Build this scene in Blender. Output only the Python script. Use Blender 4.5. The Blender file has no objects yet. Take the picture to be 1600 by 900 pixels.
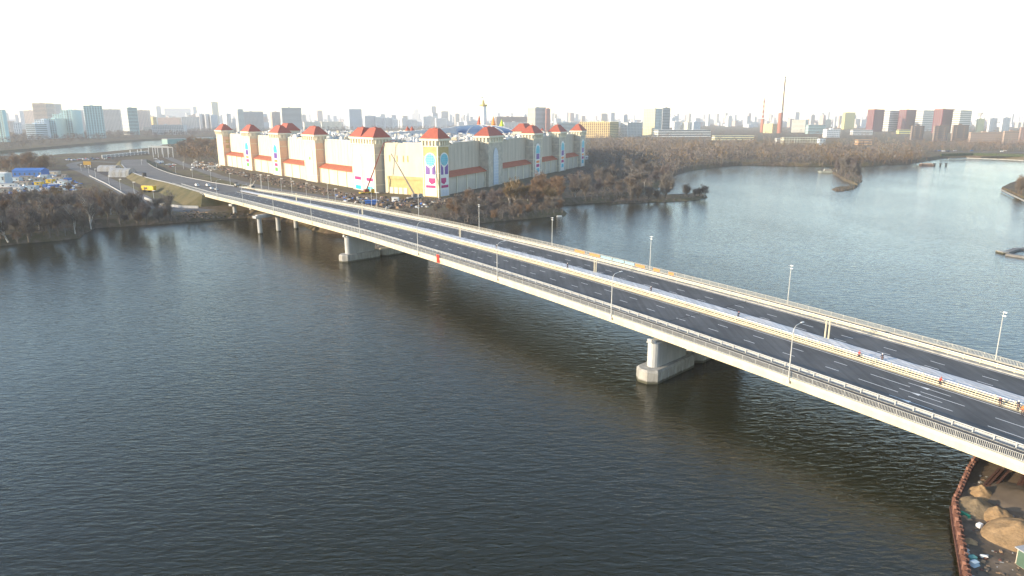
import bpy, math, random
import numpy as np
from mathutils import Vector, Matrix
from mathutils.geometry import tessellate_polygon

S = bpy.context.scene
COL = S.collection
R = math.radians
rnd = random.Random(7)

# ------------------------------------------------------------------ camera
FPX, CAMH = 1090.0, 58.0                       # focal length in pixels of a 1600 px wide frame, height over the water
PITCH = math.atan(266 / FPX)
CP, SP = math.cos(PITCH), math.sin(PITCH)
cam_d = bpy.data.cameras.new('camera')
cam = bpy.data.objects.new('camera', cam_d)
COL.objects.link(cam)
cam.location = (0, 0, CAMH)
cam.rotation_euler = (math.pi / 2 - PITCH, 0, 0)
cam_d.sensor_width = 36
cam_d.lens = 36 * FPX / 1600
cam_d.clip_start = 1
cam_d.clip_end = 60000
S.camera = cam

# ------------------------------------------------------------------ sky, sun, exposure
SUN_EL = R(15)
SUN_AZ = math.atan2(-0.92, -0.36)               # compass style: x = sin, y = cos
world = bpy.data.worlds.new('World')
S.world = world
world.use_nodes = True
nt = world.node_tree
bg = nt.nodes['Background']
sky = nt.nodes.new('ShaderNodeTexSky')
sky.sky_type = 'NISHITA'
sky.sun_disc = False
sky.sun_elevation = SUN_EL
sky.sun_rotation = SUN_AZ
sky.altitude = 150
sky.air_density = 1.0
sky.dust_density = 0.45
sky.ozone_density = 1.0
nt.links.new(sky.outputs[0], bg.inputs[0])
bg.inputs[1].default_value = 0.15
sun_d = bpy.data.lights.new('sun', 'SUN')
sun_d.energy = 3.1
sun_d.angle = R(0.5)
sun_d.color = (1.0, 0.80, 0.55)
sun = bpy.data.objects.new('sun', sun_d)
COL.objects.link(sun)
sv = Vector((math.sin(SUN_AZ) * math.cos(SUN_EL), math.cos(SUN_AZ) * math.cos(SUN_EL), math.sin(SUN_EL)))
sun.rotation_euler = sv.to_track_quat('Z', 'Y').to_euler()
sun.location = (0, 0, 300)
S.view_settings.view_transform = 'Standard'
S.view_settings.look = 'None'
S.view_settings.exposure = 1.4
S.view_settings.gamma = 1
S.view_settings.use_curve_mapping = False
S.render.engine = 'CYCLES'
S.cycles.max_bounces = 6
S.cycles.diffuse_bounces = 2
S.cycles.glossy_bounces = 3
S.cycles.transmission_bounces = 3
S.cycles.volume_bounces = 1
S.cycles.use_denoising = True

# ------------------------------------------------------------------ helpers
def at(x, y, z=0.0):
    """point of the horizontal plane at height z seen at pixel (x, y) of the 1600 x 900 photograph"""
    u = (x - 800) / FPX; v = (y - 450) / FPX
    dy = CP - v * SP; dz = -SP - v * CP
    t = (z - CAMH) / dz
    return Vector((u * t, dy * t, z))

def zat(P, y):
    """height over the ground point P that shows at pixel row y"""
    v = (450 - y) / FPX                         # (Y SP + Zr CP) / (Y CP - Zr SP) = v
    Y = P[1]
    zr = (v * Y * CP - Y * SP) / (CP + v * SP)
    return zr + CAMH

def run_to(P, e, x):
    """distance along direction e from P to where pixel column x is reached"""
    d0 = P[1] * CP - (P[2] - CAMH) * SP
    ed = e[1] * CP
    q = FPX * e[0] - (x - 800) * ed
    if abs(q) < 1e-6: return 1e6
    return ((x - 800) * d0 - FPX * P[0]) / q

MATS = {}
def mat(name, col, rough=0.8, var=0.12, scale=0.5, metal=0.0, spec=0.3, col2=None, bump=0.0, bscale=1.2, streak=None, tide=False):
    if name in MATS: return MATS[name]
    m = bpy.data.materials.new(name); m.use_nodes = True
    n = m.node_tree.nodes; l = m.node_tree.links
    b = n['Principled BSDF']
    b.inputs['Roughness'].default_value = rough
    b.inputs['Metallic'].default_value = metal
    b.inputs['Specular IOR Level'].default_value = spec
    tc = n.new('ShaderNodeTexCoord')
    no = n.new('ShaderNodeTexNoise'); no.inputs['Scale'].default_value = scale
    no.inputs['Detail'].default_value = 6; no.inputs['Roughness'].default_value = 0.65
    l.new(tc.outputs['Object'], no.inputs['Vector'])
    rp = n.new('ShaderNodeValToRGB')
    a = [c * (1 - var) for c in col]
    c2 = [min(1, c * (1 + var)) for c in (col2 or col)]
    rp.color_ramp.elements[0].position = 0.32; rp.color_ramp.elements[1].position = 0.68
    rp.color_ramp.elements[0].color = (*a, 1); rp.color_ramp.elements[1].color = (*c2, 1)
    l.new(no.outputs['Fac'], rp.inputs['Fac'])
    out = rp.outputs['Color']
    if streak or tide:
        geo = n.new('ShaderNodeNewGeometry')
    if streak:                                   # dirt drawn out along one direction: rain streaks on walls, wheel tracks on roads
        mp = n.new('ShaderNodeMapping'); mp.vector_type = 'TEXTURE' if len(streak) > 5 else 'POINT'
        mp.inputs['Rotation'].default_value = (0, 0, streak[3]); mp.inputs['Scale'].default_value = streak[:3]
        l.new(geo.outputs['Position'], mp.inputs['Vector'])
        n4 = n.new('ShaderNodeTexNoise'); n4.inputs['Scale'].default_value = 1.0; n4.inputs['Detail'].default_value = 5; n4.inputs['Roughness'].default_value = .6
        l.new(mp.outputs[0], n4.inputs['Vector'])
        mr = n.new('ShaderNodeMapRange'); mr.inputs['From Min'].default_value = .38; mr.inputs['From Max'].default_value = .62
        mr.inputs['To Min'].default_value = streak[4]; mr.inputs['To Max'].default_value = 1.0
        l.new(n4.outputs['Fac'], mr.inputs['Value'])
        mx = n.new('ShaderNodeMix'); mx.data_type = 'RGBA'; mx.blend_type = 'MULTIPLY'; mx.inputs['Factor'].default_value = 1
        l.new(out, mx.inputs[6]); l.new(mr.outputs[0], mx.inputs[7]); out = mx.outputs[2]
    if tide:                                     # damp algae line just over the water
        sp = n.new('ShaderNodeSeparateXYZ'); l.new(geo.outputs['Position'], sp.inputs[0])
        ad = n.new('ShaderNodeMath'); ad.operation = 'ADD'; l.new(sp.outputs[2], ad.inputs[0]); l.new(no.outputs['Fac'], ad.inputs[1])
        m2 = n.new('ShaderNodeMapRange'); m2.inputs['From Min'].default_value = .85; m2.inputs['From Max'].default_value = 1.25; m2.inputs['To Min'].default_value = 1; m2.inputs['To Max'].default_value = 0
        l.new(ad.outputs[0], m2.inputs['Value'])
        mx = n.new('ShaderNodeMix'); mx.data_type = 'RGBA'; l.new(m2.outputs[0], mx.inputs['Factor']); l.new(out, mx.inputs[6]); mx.inputs[7].default_value = (.07, .07, .05, 1); out = mx.outputs[2]
    l.new(out, b.inputs['Base Color'])
    if bump:
        n2 = n.new('ShaderNodeTexNoise'); n2.inputs['Scale'].default_value = bscale; n2.inputs['Detail'].default_value = 8; n2.inputs['Roughness'].default_value = .7
        l.new(tc.outputs['Object'], n2.inputs['Vector']); bp = n.new('ShaderNodeBump'); bp.inputs['Distance'].default_value = bump; bp.inputs['Strength'].default_value = .9
        l.new(n2.outputs['Fac'], bp.inputs['Height']); l.new(bp.outputs[0], b.inputs['Normal'])
    MATS[name] = m
    return m

WL = {}
def wloc(o):
    return WL.get(o.name, Vector(o.location))

def tag(o, label=None, cat=None, group=None, kind=None):
    if label: o['label'] = label
    if cat: o['category'] = cat
    if group: o['group'] = group
    if kind: o['kind'] = kind
    return o

def empty(name, loc, label=None, cat=None, group=None, rz=0, kind=None):
    o = bpy.data.objects.new(name, None)
    COL.objects.link(o)
    o.location = loc; o.rotation_euler = (0, 0, rz)
    o.empty_display_size = 0.5
    WL[o.name] = Vector(loc)
    return tag(o, label, cat, group, kind)

class MB:
    """collects shapes, links them as one mesh object"""
    def __init__(s): s.v = []; s.f = []; s.m = []
    def add(s, vs, fs, mi=0):
        b = len(s.v); s.v.extend(tuple(p) for p in vs)
        for f in fs: s.f.append(tuple(i + b for i in f)); s.m.append(mi)
    BF = [(0, 3, 2, 1), (4, 5, 6, 7), (0, 1, 5, 4), (1, 2, 6, 5), (2, 3, 7, 6), (3, 0, 4, 7)]
    def box(s, cx, cy, z0, lx, ly, lz, a=0, mi=0, top=1.0):
        c, n = math.cos(a), math.sin(a); vs = []
        for z, k in ((z0, 1), (z0 + lz, top)):
            for ux, uy in ((-.5, -.5), (.5, -.5), (.5, .5), (-.5, .5)):
                x, y = ux * lx * k, uy * ly * k
                vs.append((cx + x * c - y * n, cy + x * n + y * c, z))
        s.add(vs, s.BF, mi)
    def fbox(s, fr, u0, u1, v0, v1, z0, z1, mi=0):
        """box in a wall frame fr = (origin, along, outward)"""
        P, d, n = fr; vs = []
        for z in (z0, z1):
            for u, v in ((u0, v0), (u1, v0), (u1, v1), (u0, v1)):
                vs.append((P[0] + d[0] * u + n[0] * v, P[1] + d[1] * u + n[1] * v, z))
        s.add(vs, s.BF, mi)
    def fpoly(s, fr, pts, v0, v1, mi=0):
        """plate with outline pts (u, z), from depth v0 to v1 in the frame"""
        P, d, n = fr; k = len(pts); vs = []
        for v in (v0, v1):
            for u, z in pts:
                vs.append((P[0] + d[0] * u + n[0] * v, P[1] + d[1] * u + n[1] * v, z))
        fs = [tuple(range(k, 2 * k))]
        for i in range(k):
            j = (i + 1) % k
            fs.append((i, j, j + k, i + k))
        s.add(vs, fs, mi)
    def prism(s, pts, z0, z1, mi=0):
        k = len(pts)
        vs = [(p[0], p[1], z0) for p in pts] + [(p[0], p[1], z1) for p in pts]
        fs = [tuple(range(k, 2 * k)), tuple(reversed(range(k)))]
        fs += [(i, (i + 1) % k, (i + 1) % k + k, i + k) for i in range(k)]
        s.add(vs, fs, mi)
    def bar(s, a, b, w, h=None, mi=0):
        a = Vector(a); b = Vector(b); h = h or w
        d = (b - a).normalized()
        sx = d.cross(Vector((0, 0, 1)))
        if sx.length < 1e-3: sx = Vector((1, 0, 0))
        sx.normalize(); sy = sx.cross(d)
        vs = [p + sx * (i * w / 2) + sy * (j * h / 2) for p in (a, b) for i, j in ((-1, -1), (1, -1), (1, 1), (-1, 1))]
        s.add(vs, s.BF, mi)
    def tube(s, a, b, r0, r1=None, n=8, mi=0):
        a = Vector(a); b = Vector(b); r1 = r0 if r1 is None else r1
        d = (b - a).normalized()
        sx = d.cross(Vector((0, 0, 1)))
        if sx.length < 1e-3: sx = Vector((1, 0, 0))
        sx.normalize(); sy = sx.cross(d)
        vs = []
        for p, r in ((a, r0), (b, r1)):
            for i in range(n):
                t = 2 * math.pi * i / n
                vs.append(p + sx * (math.cos(t) * r) + sy * (math.sin(t) * r))
        fs = [(i, (i + 1) % n, (i + 1) % n + n, i + n) for i in range(n)]
        if n > 3: fs += [tuple(reversed(range(n))), tuple(range(n, 2 * n))]
        s.add(vs, fs, mi)
    def hip(s, fr, u0, u1, v0, v1, z0, z1, k=0.35, mi=0, ov=1.0):
        """truncated hipped roof"""
        P, d, n = fr; vs = []
        for z, sh, o in ((z0, 0, ov), (z1, 1, 0)):
            du = (u1 - u0) * k / 2 * sh * 1.6; dv = (v1 - v0) * k * sh * 1.2
            for u, v in ((u0 - o + du, v0 - o + dv), (u1 + o - du, v0 - o + dv), (u1 + o - du, v1 + o - dv), (u0 - o + du, v1 + o - dv)):
                vs.append((P[0] + d[0] * u + n[0] * v, P[1] + d[1] * u + n[1] * v, z))
        s.add(vs, s.BF, mi)
    def build(s, name, mats, parent=None, smooth=False, loc=None):
        if not isinstance(mats, (list, tuple)): mats = [mats]
        V = np.array([tuple(p) for p in s.v], dtype=float)
        if parent is not None: o0 = np.array(wloc(parent))
        elif loc is not None: o0 = np.array(loc, dtype=float)
        else: o0 = np.array([V[:, 0].mean(), V[:, 1].mean(), V[:, 2].min()])
        me = bpy.data.meshes.new(name)
        me.from_pydata((V - o0).tolist(), [], s.f)
        for m in mats: me.materials.append(m)
        if len(mats) > 1: me.polygons.foreach_set('material_index', s.m)
        if smooth: me.polygons.foreach_set('use_smooth', [True] * len(me.polygons))
        me.update()
        ob = bpy.data.objects.new(name, me)
        COL.objects.link(ob)
        if parent is not None:
            ob.parent = parent; WL[ob.name] = Vector(o0)
        else:
            ob.location = o0; WL[ob.name] = Vector(o0)
        return ob

def kids(o): return [c for c in bpy.data.objects if c.parent == o]
def family(o):
    """(object, [(child, [grandchildren])]) collected once per prototype"""
    return o, [(c, list(c.children)) for c in o.children]
def copy_family(fam, loc, rz=0.0, label=None, group=None, scale=None, slot=None):
    o, ch = fam
    r = o.copy(); COL.objects.link(r); r.location = loc; r.rotation_euler = (0, 0, rz)
    if scale: r.scale = (scale, scale, scale) if not isinstance(scale, tuple) else scale
    if label: r['label'] = label
    if group: r['group'] = group
    for c, gs in ch:
        cc = c.copy(); COL.objects.link(cc); cc.parent = r
        if slot and c.name.split('.')[0] in slot:
            cc.material_slots[0].link = 'OBJECT'; cc.material_slots[0].material = slot[c.name.split('.')[0]]
        for g in gs:
            gg = g.copy(); COL.objects.link(gg); gg.parent = cc
    return r

# ------------------------------------------------------------------ materials
M_asph = mat('asphalt', (0.086, 0.089, 0.093), 0.8, 0.15, 0.08, col2=(0.106, 0.108, 0.110), streak=(0.9, 0.03, 1, R(-36.6), .72))
M_asph_old = mat('worn_asphalt', (0.13, 0.125, 0.12), 0.9, 0.2, 0.06)
M_walk = mat('walkway_asphalt', (0.10, 0.095, 0.09), 0.9, 0.2, 0.3)
M_cream = mat('cream_paint', (0.66, 0.60, 0.45), 0.55, 0.06, 0.25, streak=(.5, .5, .12, 0, .86))
M_conc = mat('concrete', (0.36, 0.355, 0.33), 0.85, 0.16, 0.35, streak=(1.2, 1.2, .25, 0, .72), tide=True)
M_conc_p = mat('pale_concrete', (0.43, 0.44, 0.44), 0.8, 0.08, 0.3, streak=(.9, .9, .12, 0, .84), tide=True)
M_steel = mat('galvanised_steel', (0.50, 0.51, 0.50), 0.5, 0.1, 1.0, metal=0.2)
M_white = mat('white_paint', (0.70, 0.70, 0.68), 0.6, 0.05, 0.8)
M_mark = mat('road_marking_paint', (0.72, 0.72, 0.70), 0.7, 0.12, 1.5)
M_membrane = mat('white_membrane', (0.53, 0.535, 0.55), 0.5, 0.10, 0.25, streak=(2.0, 0.04, 1, R(-36.6), .72))
M_dark = mat('dark_rubber', (0.03, 0.03, 0.03), 0.7, 0.1)
M_glass = mat('dark_glass', (0.08, 0.10, 0.12), 0.15, 0.2, 0.3, spec=0.6)
M_soil = mat('brown_soil', (0.105, 0.082, 0.062), 0.95, 0.4, 0.05, col2=(0.15, 0.12, 0.09))
M_grass = mat('autumn_grass', (0.075, 0.085, 0.028), 0.95, 0.35, 0.05, col2=(0.125, 0.10, 0.05), bump=.5)
M_rust = mat('rusty_steel', (0.115, 0.055, 0.042), 0.85, 0.45, 1.2, bump=.05)
M_sand = mat('sand', (0.30, 0.20, 0.105), 0.95, 0.3, 0.7, bump=.35)
M_sand_dull = mat('dull_sand', (0.19, 0.145, 0.09), 0.95, 0.3, 0.7, bump=.35)  # duller and darker tone than the golden sand

# ------------------------------------------------------------------ water
def water_material():
    m = bpy.data.materials.new('river_water'); m.use_nodes = True
    n = m.node_tree.nodes; l = m.node_tree.links
    b = n['Principled BSDF']
    b.inputs['Base Color'].default_value = (0.0150, 0.0155, 0.0060, 1)
    b.inputs['Roughness'].default_value = 0.04
    b.inputs['IOR'].default_value = 1.333
    b.inputs['Specular IOR Level'].default_value = 0.5
    geo = n.new('ShaderNodeNewGeometry')
    def wave(scale, sx, sy, rot, det, dist):
        mp = n.new('ShaderNodeMapping'); mp.inputs['Rotation'].default_value = (0, 0, rot)
        mp.inputs['Scale'].default_value = (sx, sy, 1)
        l.new(geo.outputs['Position'], mp.inputs['Vector'])
        no = n.new('ShaderNodeTexNoise'); no.inputs['Scale'].default_value = scale
        no.inputs['Detail'].default_value = det; no.inputs['Roughness'].default_value = 0.55
        no.inputs['Distortion'].default_value = 0.4
        l.new(mp.outputs[0], no.inputs['Vector'])
        bp = n.new('ShaderNodeBump'); bp.inputs['Distance'].default_value = dist
        l.new(no.outputs['Fac'], bp.inputs['Height'])
        return no, bp
    n1, b1 = wave(1.15, 0.36, 1.0, R(-14), 4, 0.20)
    n2, b2 = wave(0.42, 0.5, 1.0, R(20), 2, 0.20)
    # calm and ruffled stretches of water
    n3 = n.new('ShaderNodeTexNoise'); n3.inputs['Scale'].default_value = 0.012; n3.inputs['Detail'].default_value = 3
    mp3 = n.new('ShaderNodeMapping'); mp3.inputs['Scale'].default_value = (1, 0.5, 1); mp3.inputs['Rotation'].default_value = (0, 0, R(30))
    l.new(geo.outputs['Position'], mp3.inputs['Vector']); l.new(mp3.outputs[0], n3.inputs['Vector'])
    mr = n.new('ShaderNodeMapRange'); mr.inputs['From Min'].default_value = 0.35; mr.inputs['From Max'].default_value = 0.65
    mr.inputs['To Min'].default_value = 0.6; mr.inputs['To Max'].default_value = 1.0
    l.new(n3.outputs['Fac'], mr.inputs['Value'])
    l.new(mr.outputs[0], b1.inputs['Strength'])
    l.new(b1.outputs[0], b2.inputs['Normal'])
    b2.inputs['Strength'].default_value = 0.7
    l.new(b2.outputs[0], b.inputs['Normal'])
    return m

wb = MB(); wb.add([(-16000, -400, 0), (16000, -400, 0), (16000, 16000, 0), (-16000, 16000, 0)], [(0, 1, 2, 3)])
water = wb.build('water', water_material(), loc=(0, 0, 0)); tag(water, kind='structure')

# ------------------------------------------------------------------ ground
def ground_material(name, ca, cb, cc):
    m = bpy.data.materials.new(name); m.use_nodes = True
    n = m.node_tree.nodes; l = m.node_tree.links
    b = n['Principled BSDF']; b.inputs['Roughness'].default_value = 0.95; b.inputs['Specular IOR Level'].default_value = 0.1
    geo = n.new('ShaderNodeNewGeometry')
    def nz(s, d):
        no = n.new('ShaderNodeTexNoise'); no.inputs['Scale'].default_value = s; no.inputs['Detail'].default_value = d
        l.new(geo.outputs['Position'], no.inputs['Vector']); return no
    big, fine = nz(0.02, 5), nz(0.35, 6)
    r1 = n.new('ShaderNodeValToRGB'); e = r1.color_ramp.elements
    e[0].position = 0.4; e[0].color = (*ca, 1); e[1].position = 0.6; e[1].color = (*cb, 1)
    l.new(big.outputs['Fac'], r1.inputs['Fac'])
    mx = n.new('ShaderNodeMix'); mx.data_type = 'RGBA'
    r2 = n.new('ShaderNodeValToRGB'); e = r2.color_ramp.elements
    e[0].position = 0.45; e[0].color = (0, 0, 0, 1); e[1].position = 0.7; e[1].color = (1, 1, 1, 1)
    l.new(fine.outputs['Fac'], r2.inputs['Fac'])
    l.new(r2.outputs['Color'], mx.inputs['Factor'])
    l.new(r1.outputs['Color'], mx.inputs[6]); mx.inputs[7].default_value = (*cc, 1)
    l.new(mx.outputs[2], b.inputs['Base Color'])
    bp = n.new('ShaderNodeBump'); bp.inputs['Distance'].default_value = 0.5; bp.inputs['Strength'].default_value = 0.6
    l.new(fine.outputs['Fac'], bp.inputs['Height']); l.new(bp.outputs[0], b.inputs['Normal'])
    return m
M_ground = ground_material('bare_ground', (0.085, 0.068, 0.050), (0.12, 0.105, 0.055), (0.16, 0.125, 0.095))
M_site = ground_material('muddy_site_ground', (0.10, 0.08, 0.06), (0.16, 0.125, 0.09), (0.20, 0.155, 0.115))

def offset_ring(pts, k):
    """pts counter-clockwise; moves the ring inwards by k"""
    out = []; n = len(pts)
    for i in range(n):
        a, b, c = Vector(pts[i - 1][:2]), Vector(pts[i][:2]), Vector(pts[(i + 1) % n][:2])
        d1 = (b - a).normalized(); d2 = (c - b).normalized()
        n1 = Vector((-d1.y, d1.x)); n2 = Vector((-d2.y, d2.x))
        m = n1 + n2
        if m.length < 0.3: m = n1
        m = m / max(m.length_squared / 2, 0.7)
        out.append(b + m * k)
    return out
def area(p): return sum(p[i - 1][0] * p[i][1] - p[i][0] * p[i - 1][1] for i in range(len(p))) / 2
def wiggle(pts, step=7, amp=1.2, seed=1):
    """subdivides long shore segments and roughens them"""
    r = random.Random(seed); out = []
    for i in range(len(pts)):
        a = Vector(pts[i][:2]); b = Vector(pts[(i + 1) % len(pts)][:2]); L = (b - a).length
        out.append(a)
        if L > 1500: continue
        k = min(int(L / step), 40)
        nn = Vector((-(b - a).y, (b - a).x)).normalized()
        for j in range(1, k): out.append(a.lerp(b, j / k) + nn * r.uniform(-amp, amp))
    return out
def land(name, outer, z, material, slope=5.0, hole=None, skirt=None):
    if area(outer) < 0: outer = outer[::-1]
    bm_ = MB()
    def ring(pts, k):
        inn = offset_ring(pts, k); n = len(pts)
        vs = [(p[0], p[1], -0.6) for p in pts] + [(p[0], p[1], z) for p in inn]
        fs = [(i, (i + 1) % n, (i + 1) % n + n, i + n) for i in range(n)]
        bm_.add(vs, fs); return inn
    i1 = ring(outer, slope); rings = [[Vector((p[0], p[1], z)) for p in i1]]
    if hole:
        if area(hole) > 0: hole = hole[::-1]
        i2 = ring(hole, slope); rings.append([Vector((p[0], p[1], z)) for p in i2])
    tri = tessellate_polygon(rings)
    flat = [p for r_ in rings for p in r_]
    tris = []
    for t in tri:
        a, b, c = (flat[i] for i in t)
        tris.append(t if (b - a).cross(c - a).z > 0 else t[::-1])
    bm_.add(flat, tris)
    o = bm_.build(name, material, loc=(0, 0, 0)); return tag(o, kind='structure')

shore_px = [(0, 385), (35, 381), (60, 379), (95, 376), (128, 372), (134, 365), (150, 357), (210, 353), (270, 349), (330, 345), (385, 341), (430, 345),
            (465, 349), (486, 360), (505, 365), (540, 367), (600, 364), (680, 357), (745, 350), (790, 345), (840, 341), (886, 337), (888, 333), (876, 326),
            (880, 321), (905, 319), (960, 316), (985, 312), (1000, 300), (1022, 297), (1040, 290), (1050, 281), (1056, 275), (1080, 267), (1110, 262), (1160, 258), (1220, 259),
            (1290, 260), (1360, 259), (1420, 256), (1450, 252), (1480, 247), (1510, 246), (1560, 248), (1600, 250)]
shore = [at(*p) for p in shore_px]
mid = wiggle(shore, 8, 1.3, 3)
mid = mid[:max(i for i, p in enumerate(mid) if (p - Vector(shore[-1][:2])).length < 0.01) + 1]
outer = [Vector((-15500, 260)), Vector((-700, 262)), Vector((-330, 300))] + [Vector(p[:2]) for p in mid] + \
        [Vector((1400, 980)), Vector((3000, 900)), Vector((15500, 900)), Vector((15500, 15500)), Vector((-15500, 15500))]
hole_px = [(-400, 252), (-60, 248), (0, 248), (60, 248), (80, 246), (96, 244), (140, 243), (170, 240), (232, 234), (258, 228), (300, 224), (345, 221), (420, 216),
           (420, 213.5), (345, 216.5), (290, 217), (230, 220), (200, 222), (140, 227), (78, 233), (0, 240), (-60, 243), (-400, 246)]
hole = [Vector(at(*p)[:2]) for p in hole_px]
GZ = 4.0
land('ground', outer, GZ, M_ground, 6.0, hole)
# low spit of land, islets, right bank
def blob(px, seed): return wiggle([at(*p) for p in px], 6, 0.8, seed)
land('spit', blob([(955, 319), (1000, 317), (1040, 316), (1085, 313), (1108, 309), (1106, 305), (1080, 304), (1040, 306), (1000, 305), (960, 308)], 5), 1.3, M_ground, 2.5)
land('islet', blob([(1296, 269), (1310, 278), (1318, 283), (1331, 288), (1340, 290), (1348, 285), (1349, 275), (1343, 266), (1325, 262), (1302, 263)], 6), 1.6, M_ground, 3.0)
land('islet_shore', blob([(1297, 296), (1305, 299), (1322, 299), (1337, 296), (1343, 291), (1335, 289.5), (1318, 292), (1302, 293.5)], 8), 1.0, M_ground, 2.5)
rb = [at(1564, 296), at(1575, 301), at(1600, 313), at(1680, 350), Vector((900, 520)), Vector((900, 720)), at(1640, 281), at(1600, 283), at(1578, 289)]
land('right_bank', [Vector(p[:2]) for p in rb], 2.2, M_ground, 0.6)

# ------------------------------------------------------------------ the line of the bridge
P0 = Vector((31.3, 150.7)); D0 = Vector((-0.59626, 0.80279))
ctrl = [(*(P0 + D0 * s), None) for s in (-200, -150, -100, -50, 0, 50, 100, 152)]
ctrl += [(-87, 307.5, 12.85), (-112, 339, 12.6), (-136, 369, 12.3), (-161, 401, 11.9), (-185, 431, 11.3), (-212, 467, 10.6), (-241, 507, 10.0), (-266, 541, 9.4),
         (-299, 583, 8.6), (-342, 641, 8.0), (-400, 729, 7.4), (-462, 835, 7.0), (-512, 938, 6.8), (-549, 1031, 6.6), (-577, 1130, 6.6), (-607, 1257, 7.5), (-628, 1380, 9.0), (-650, 1700, 10)]
_pts = []
def cr(a, b, c, d, t):
    return tuple(0.5 * (2 * b[i] + (c[i] - a[i]) * t + (2 * a[i] - 5 * b[i] + 4 * c[i] - d[i]) * t * t + (3 * b[i] - a[i] - 3 * c[i] + d[i]) * t ** 3) for i in range(2))
for i in range(1, len(ctrl) - 2):
    for k in range(10): _pts.append(cr(ctrl[i - 1], ctrl[i], ctrl[i + 1], ctrl[i + 2], k / 10))
_pts.append(ctrl[-2][:2])
_pts = np.array(_pts)
_s = np.concatenate([[0], np.cumsum(np.hypot(*np.diff(_pts, axis=0).T))])
_s -= _s[np.argmin(np.hypot(_pts[:, 0] - P0.x, _pts[:, 1] - P0.y))]
def s_of(c): return float(_s[np.argmin(np.hypot(_pts[:, 0] - c[0], _pts[:, 1] - c[1]))])
_zs = [(s, 13.1 - .000127 * (s - 105) ** 2 if s < 105 else 13.1) for s in range(-160, 150, 5)] + [(s_of(c), c[2]) for c in ctrl if c[2]]
_zs = np.array(sorted(_zs))
def zdeck(s): return float(np.interp(s, _zs[:, 0], _zs[:, 1]))
def omap(o, s):
    k = float(np.interp(s, [230, 400, 470], [1.0, 0.5, 0.18]))
    return o if o < 24 else 24 + (o - 24) * k
def road_pt(s, o, dz=0.0):
    o = omap(o, s)
    x = np.interp(s, _s, _pts[:, 0]); y = np.interp(s, _s, _pts[:, 1])
    x2 = np.interp(s + 4, _s, _pts[:, 0]); y2 = np.interp(s + 4, _s, _pts[:, 1])
    x1 = np.interp(s - 4, _s, _pts[:, 0]); y1 = np.interp(s - 4, _s, _pts[:, 1])
    d = Vector((x2 - x1, y2 - y1)).normalized()
    return Vector((x + d.y * o, y - d.x * o, zdeck(s) + dz))
def road_dir(s):
    a, b = road_pt(s - 2, 0), road_pt(s + 2, 0)
    return math.atan2(b.y - a.y, b.x - a.x)
def sweep(mb, prof, s0, s1, step=6.0, closed=True, mi=0):
    k = max(1, int(round((s1 - s0) / step))); n = len(prof); vs = []
    for i in range(k + 1):
        s = s0 + (s1 - s0) * i / k
        for o, dz in prof: vs.append(road_pt(s, o, dz))
    fs = []
    for i in range(k):
        for j in range(n if closed else n - 1):
            j2 = (j + 1) % n
            fs.append((i * n + j, (i + 1) * n + j, (i + 1) * n + j2, i * n + j2))
    if closed: fs += [tuple(range(n)), tuple(reversed(range(k * n, k * n + n)))]
    mb.add(vs, fs, mi)
def flat(mb, o0, o1, s0, s1, dz, step=6.0, mi=0):
    sweep(mb, [(o0, dz), (o1, dz)], s0, s1, step, False, mi)

S0, S1 = -150.0, 372.0                          # deck from beyond the right edge of the photograph to the far abutment
b0 = road_pt(0, 22, -13)
bridge = empty('road_bridge', (b0.x, b0.y, 0), 'long pale road bridge with two carriageways crossing the river on concrete piers', 'bridge')
m = MB()
# two box-girder decks side by side, a 0.4 m gap hidden under the median cover
sweep(m, [(0.0, 0.0), (0.0, -0.55), (0.25, -1.75), (2.4, -1.9), (3.2, -2.6), (16.5, -2.6), (17.4, -1.9), (22.5, -0.8), (22.5, 0.0)], S0, S1)
sweep(m, [(22.9, 0.0), (22.9, -0.8), (28.0, -1.9), (28.8, -2.6), (40.6, -2.6), (41.4, -1.9), (43.8, -1.7), (44.0, -0.5), (44.0, 0.0)], S0, S1)
m.build('deck_girder', M_cream, bridge)
m = MB()
sweep(m, [(-0.12, 0.16), (-0.12, -0.32), (0.0, -0.32), (0.0, 0.0), (0.6, 0.0), (0.6, 0.16)], S0, S1)
sweep(m, [(44.12, 0.16), (43.4, 0.16), (43.4, 0.0), (44.0, 0.0), (44.0, -0.32), (44.12, -0.32)], S0, S1)
m.build('cornice', M_cream, bridge)
m = MB()
flat(m, 0.6, 4.0, S0, S1, 0.10); flat(m, 39.7, 43.4, S0, S1, 0.10)
m.build('walkway', M_walk, bridge)
m = MB()

sweep(m, [(20.3, 0.0), (20.4, 0.25), (22.3, 0.25), (22.3, 0.0)], S0, S1)
m.build('median_kerb', M_walk, bridge)
m = MB(); sweep(m, [(26.6, 0.0), (26.5, 0.3), (26.9, 0.3), (27.0, 0.0)], S0, S1); m.build('median_edge', M_cream, bridge)
m = MB(); sweep(m, [(38.2, 0.0), (38.3, 0.22), (39.8, 0.22), (39.8, 0.0)], S0, S1)
m.build('far_kerb', M_conc, bridge)
m = MB(); sweep(m, [(3.9, 0.0), (3.9, 0.2), (4.35, 0.2), (4.5, 0.0)], S0, S1); m.build('near_kerb', M_conc, bridge)
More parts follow.
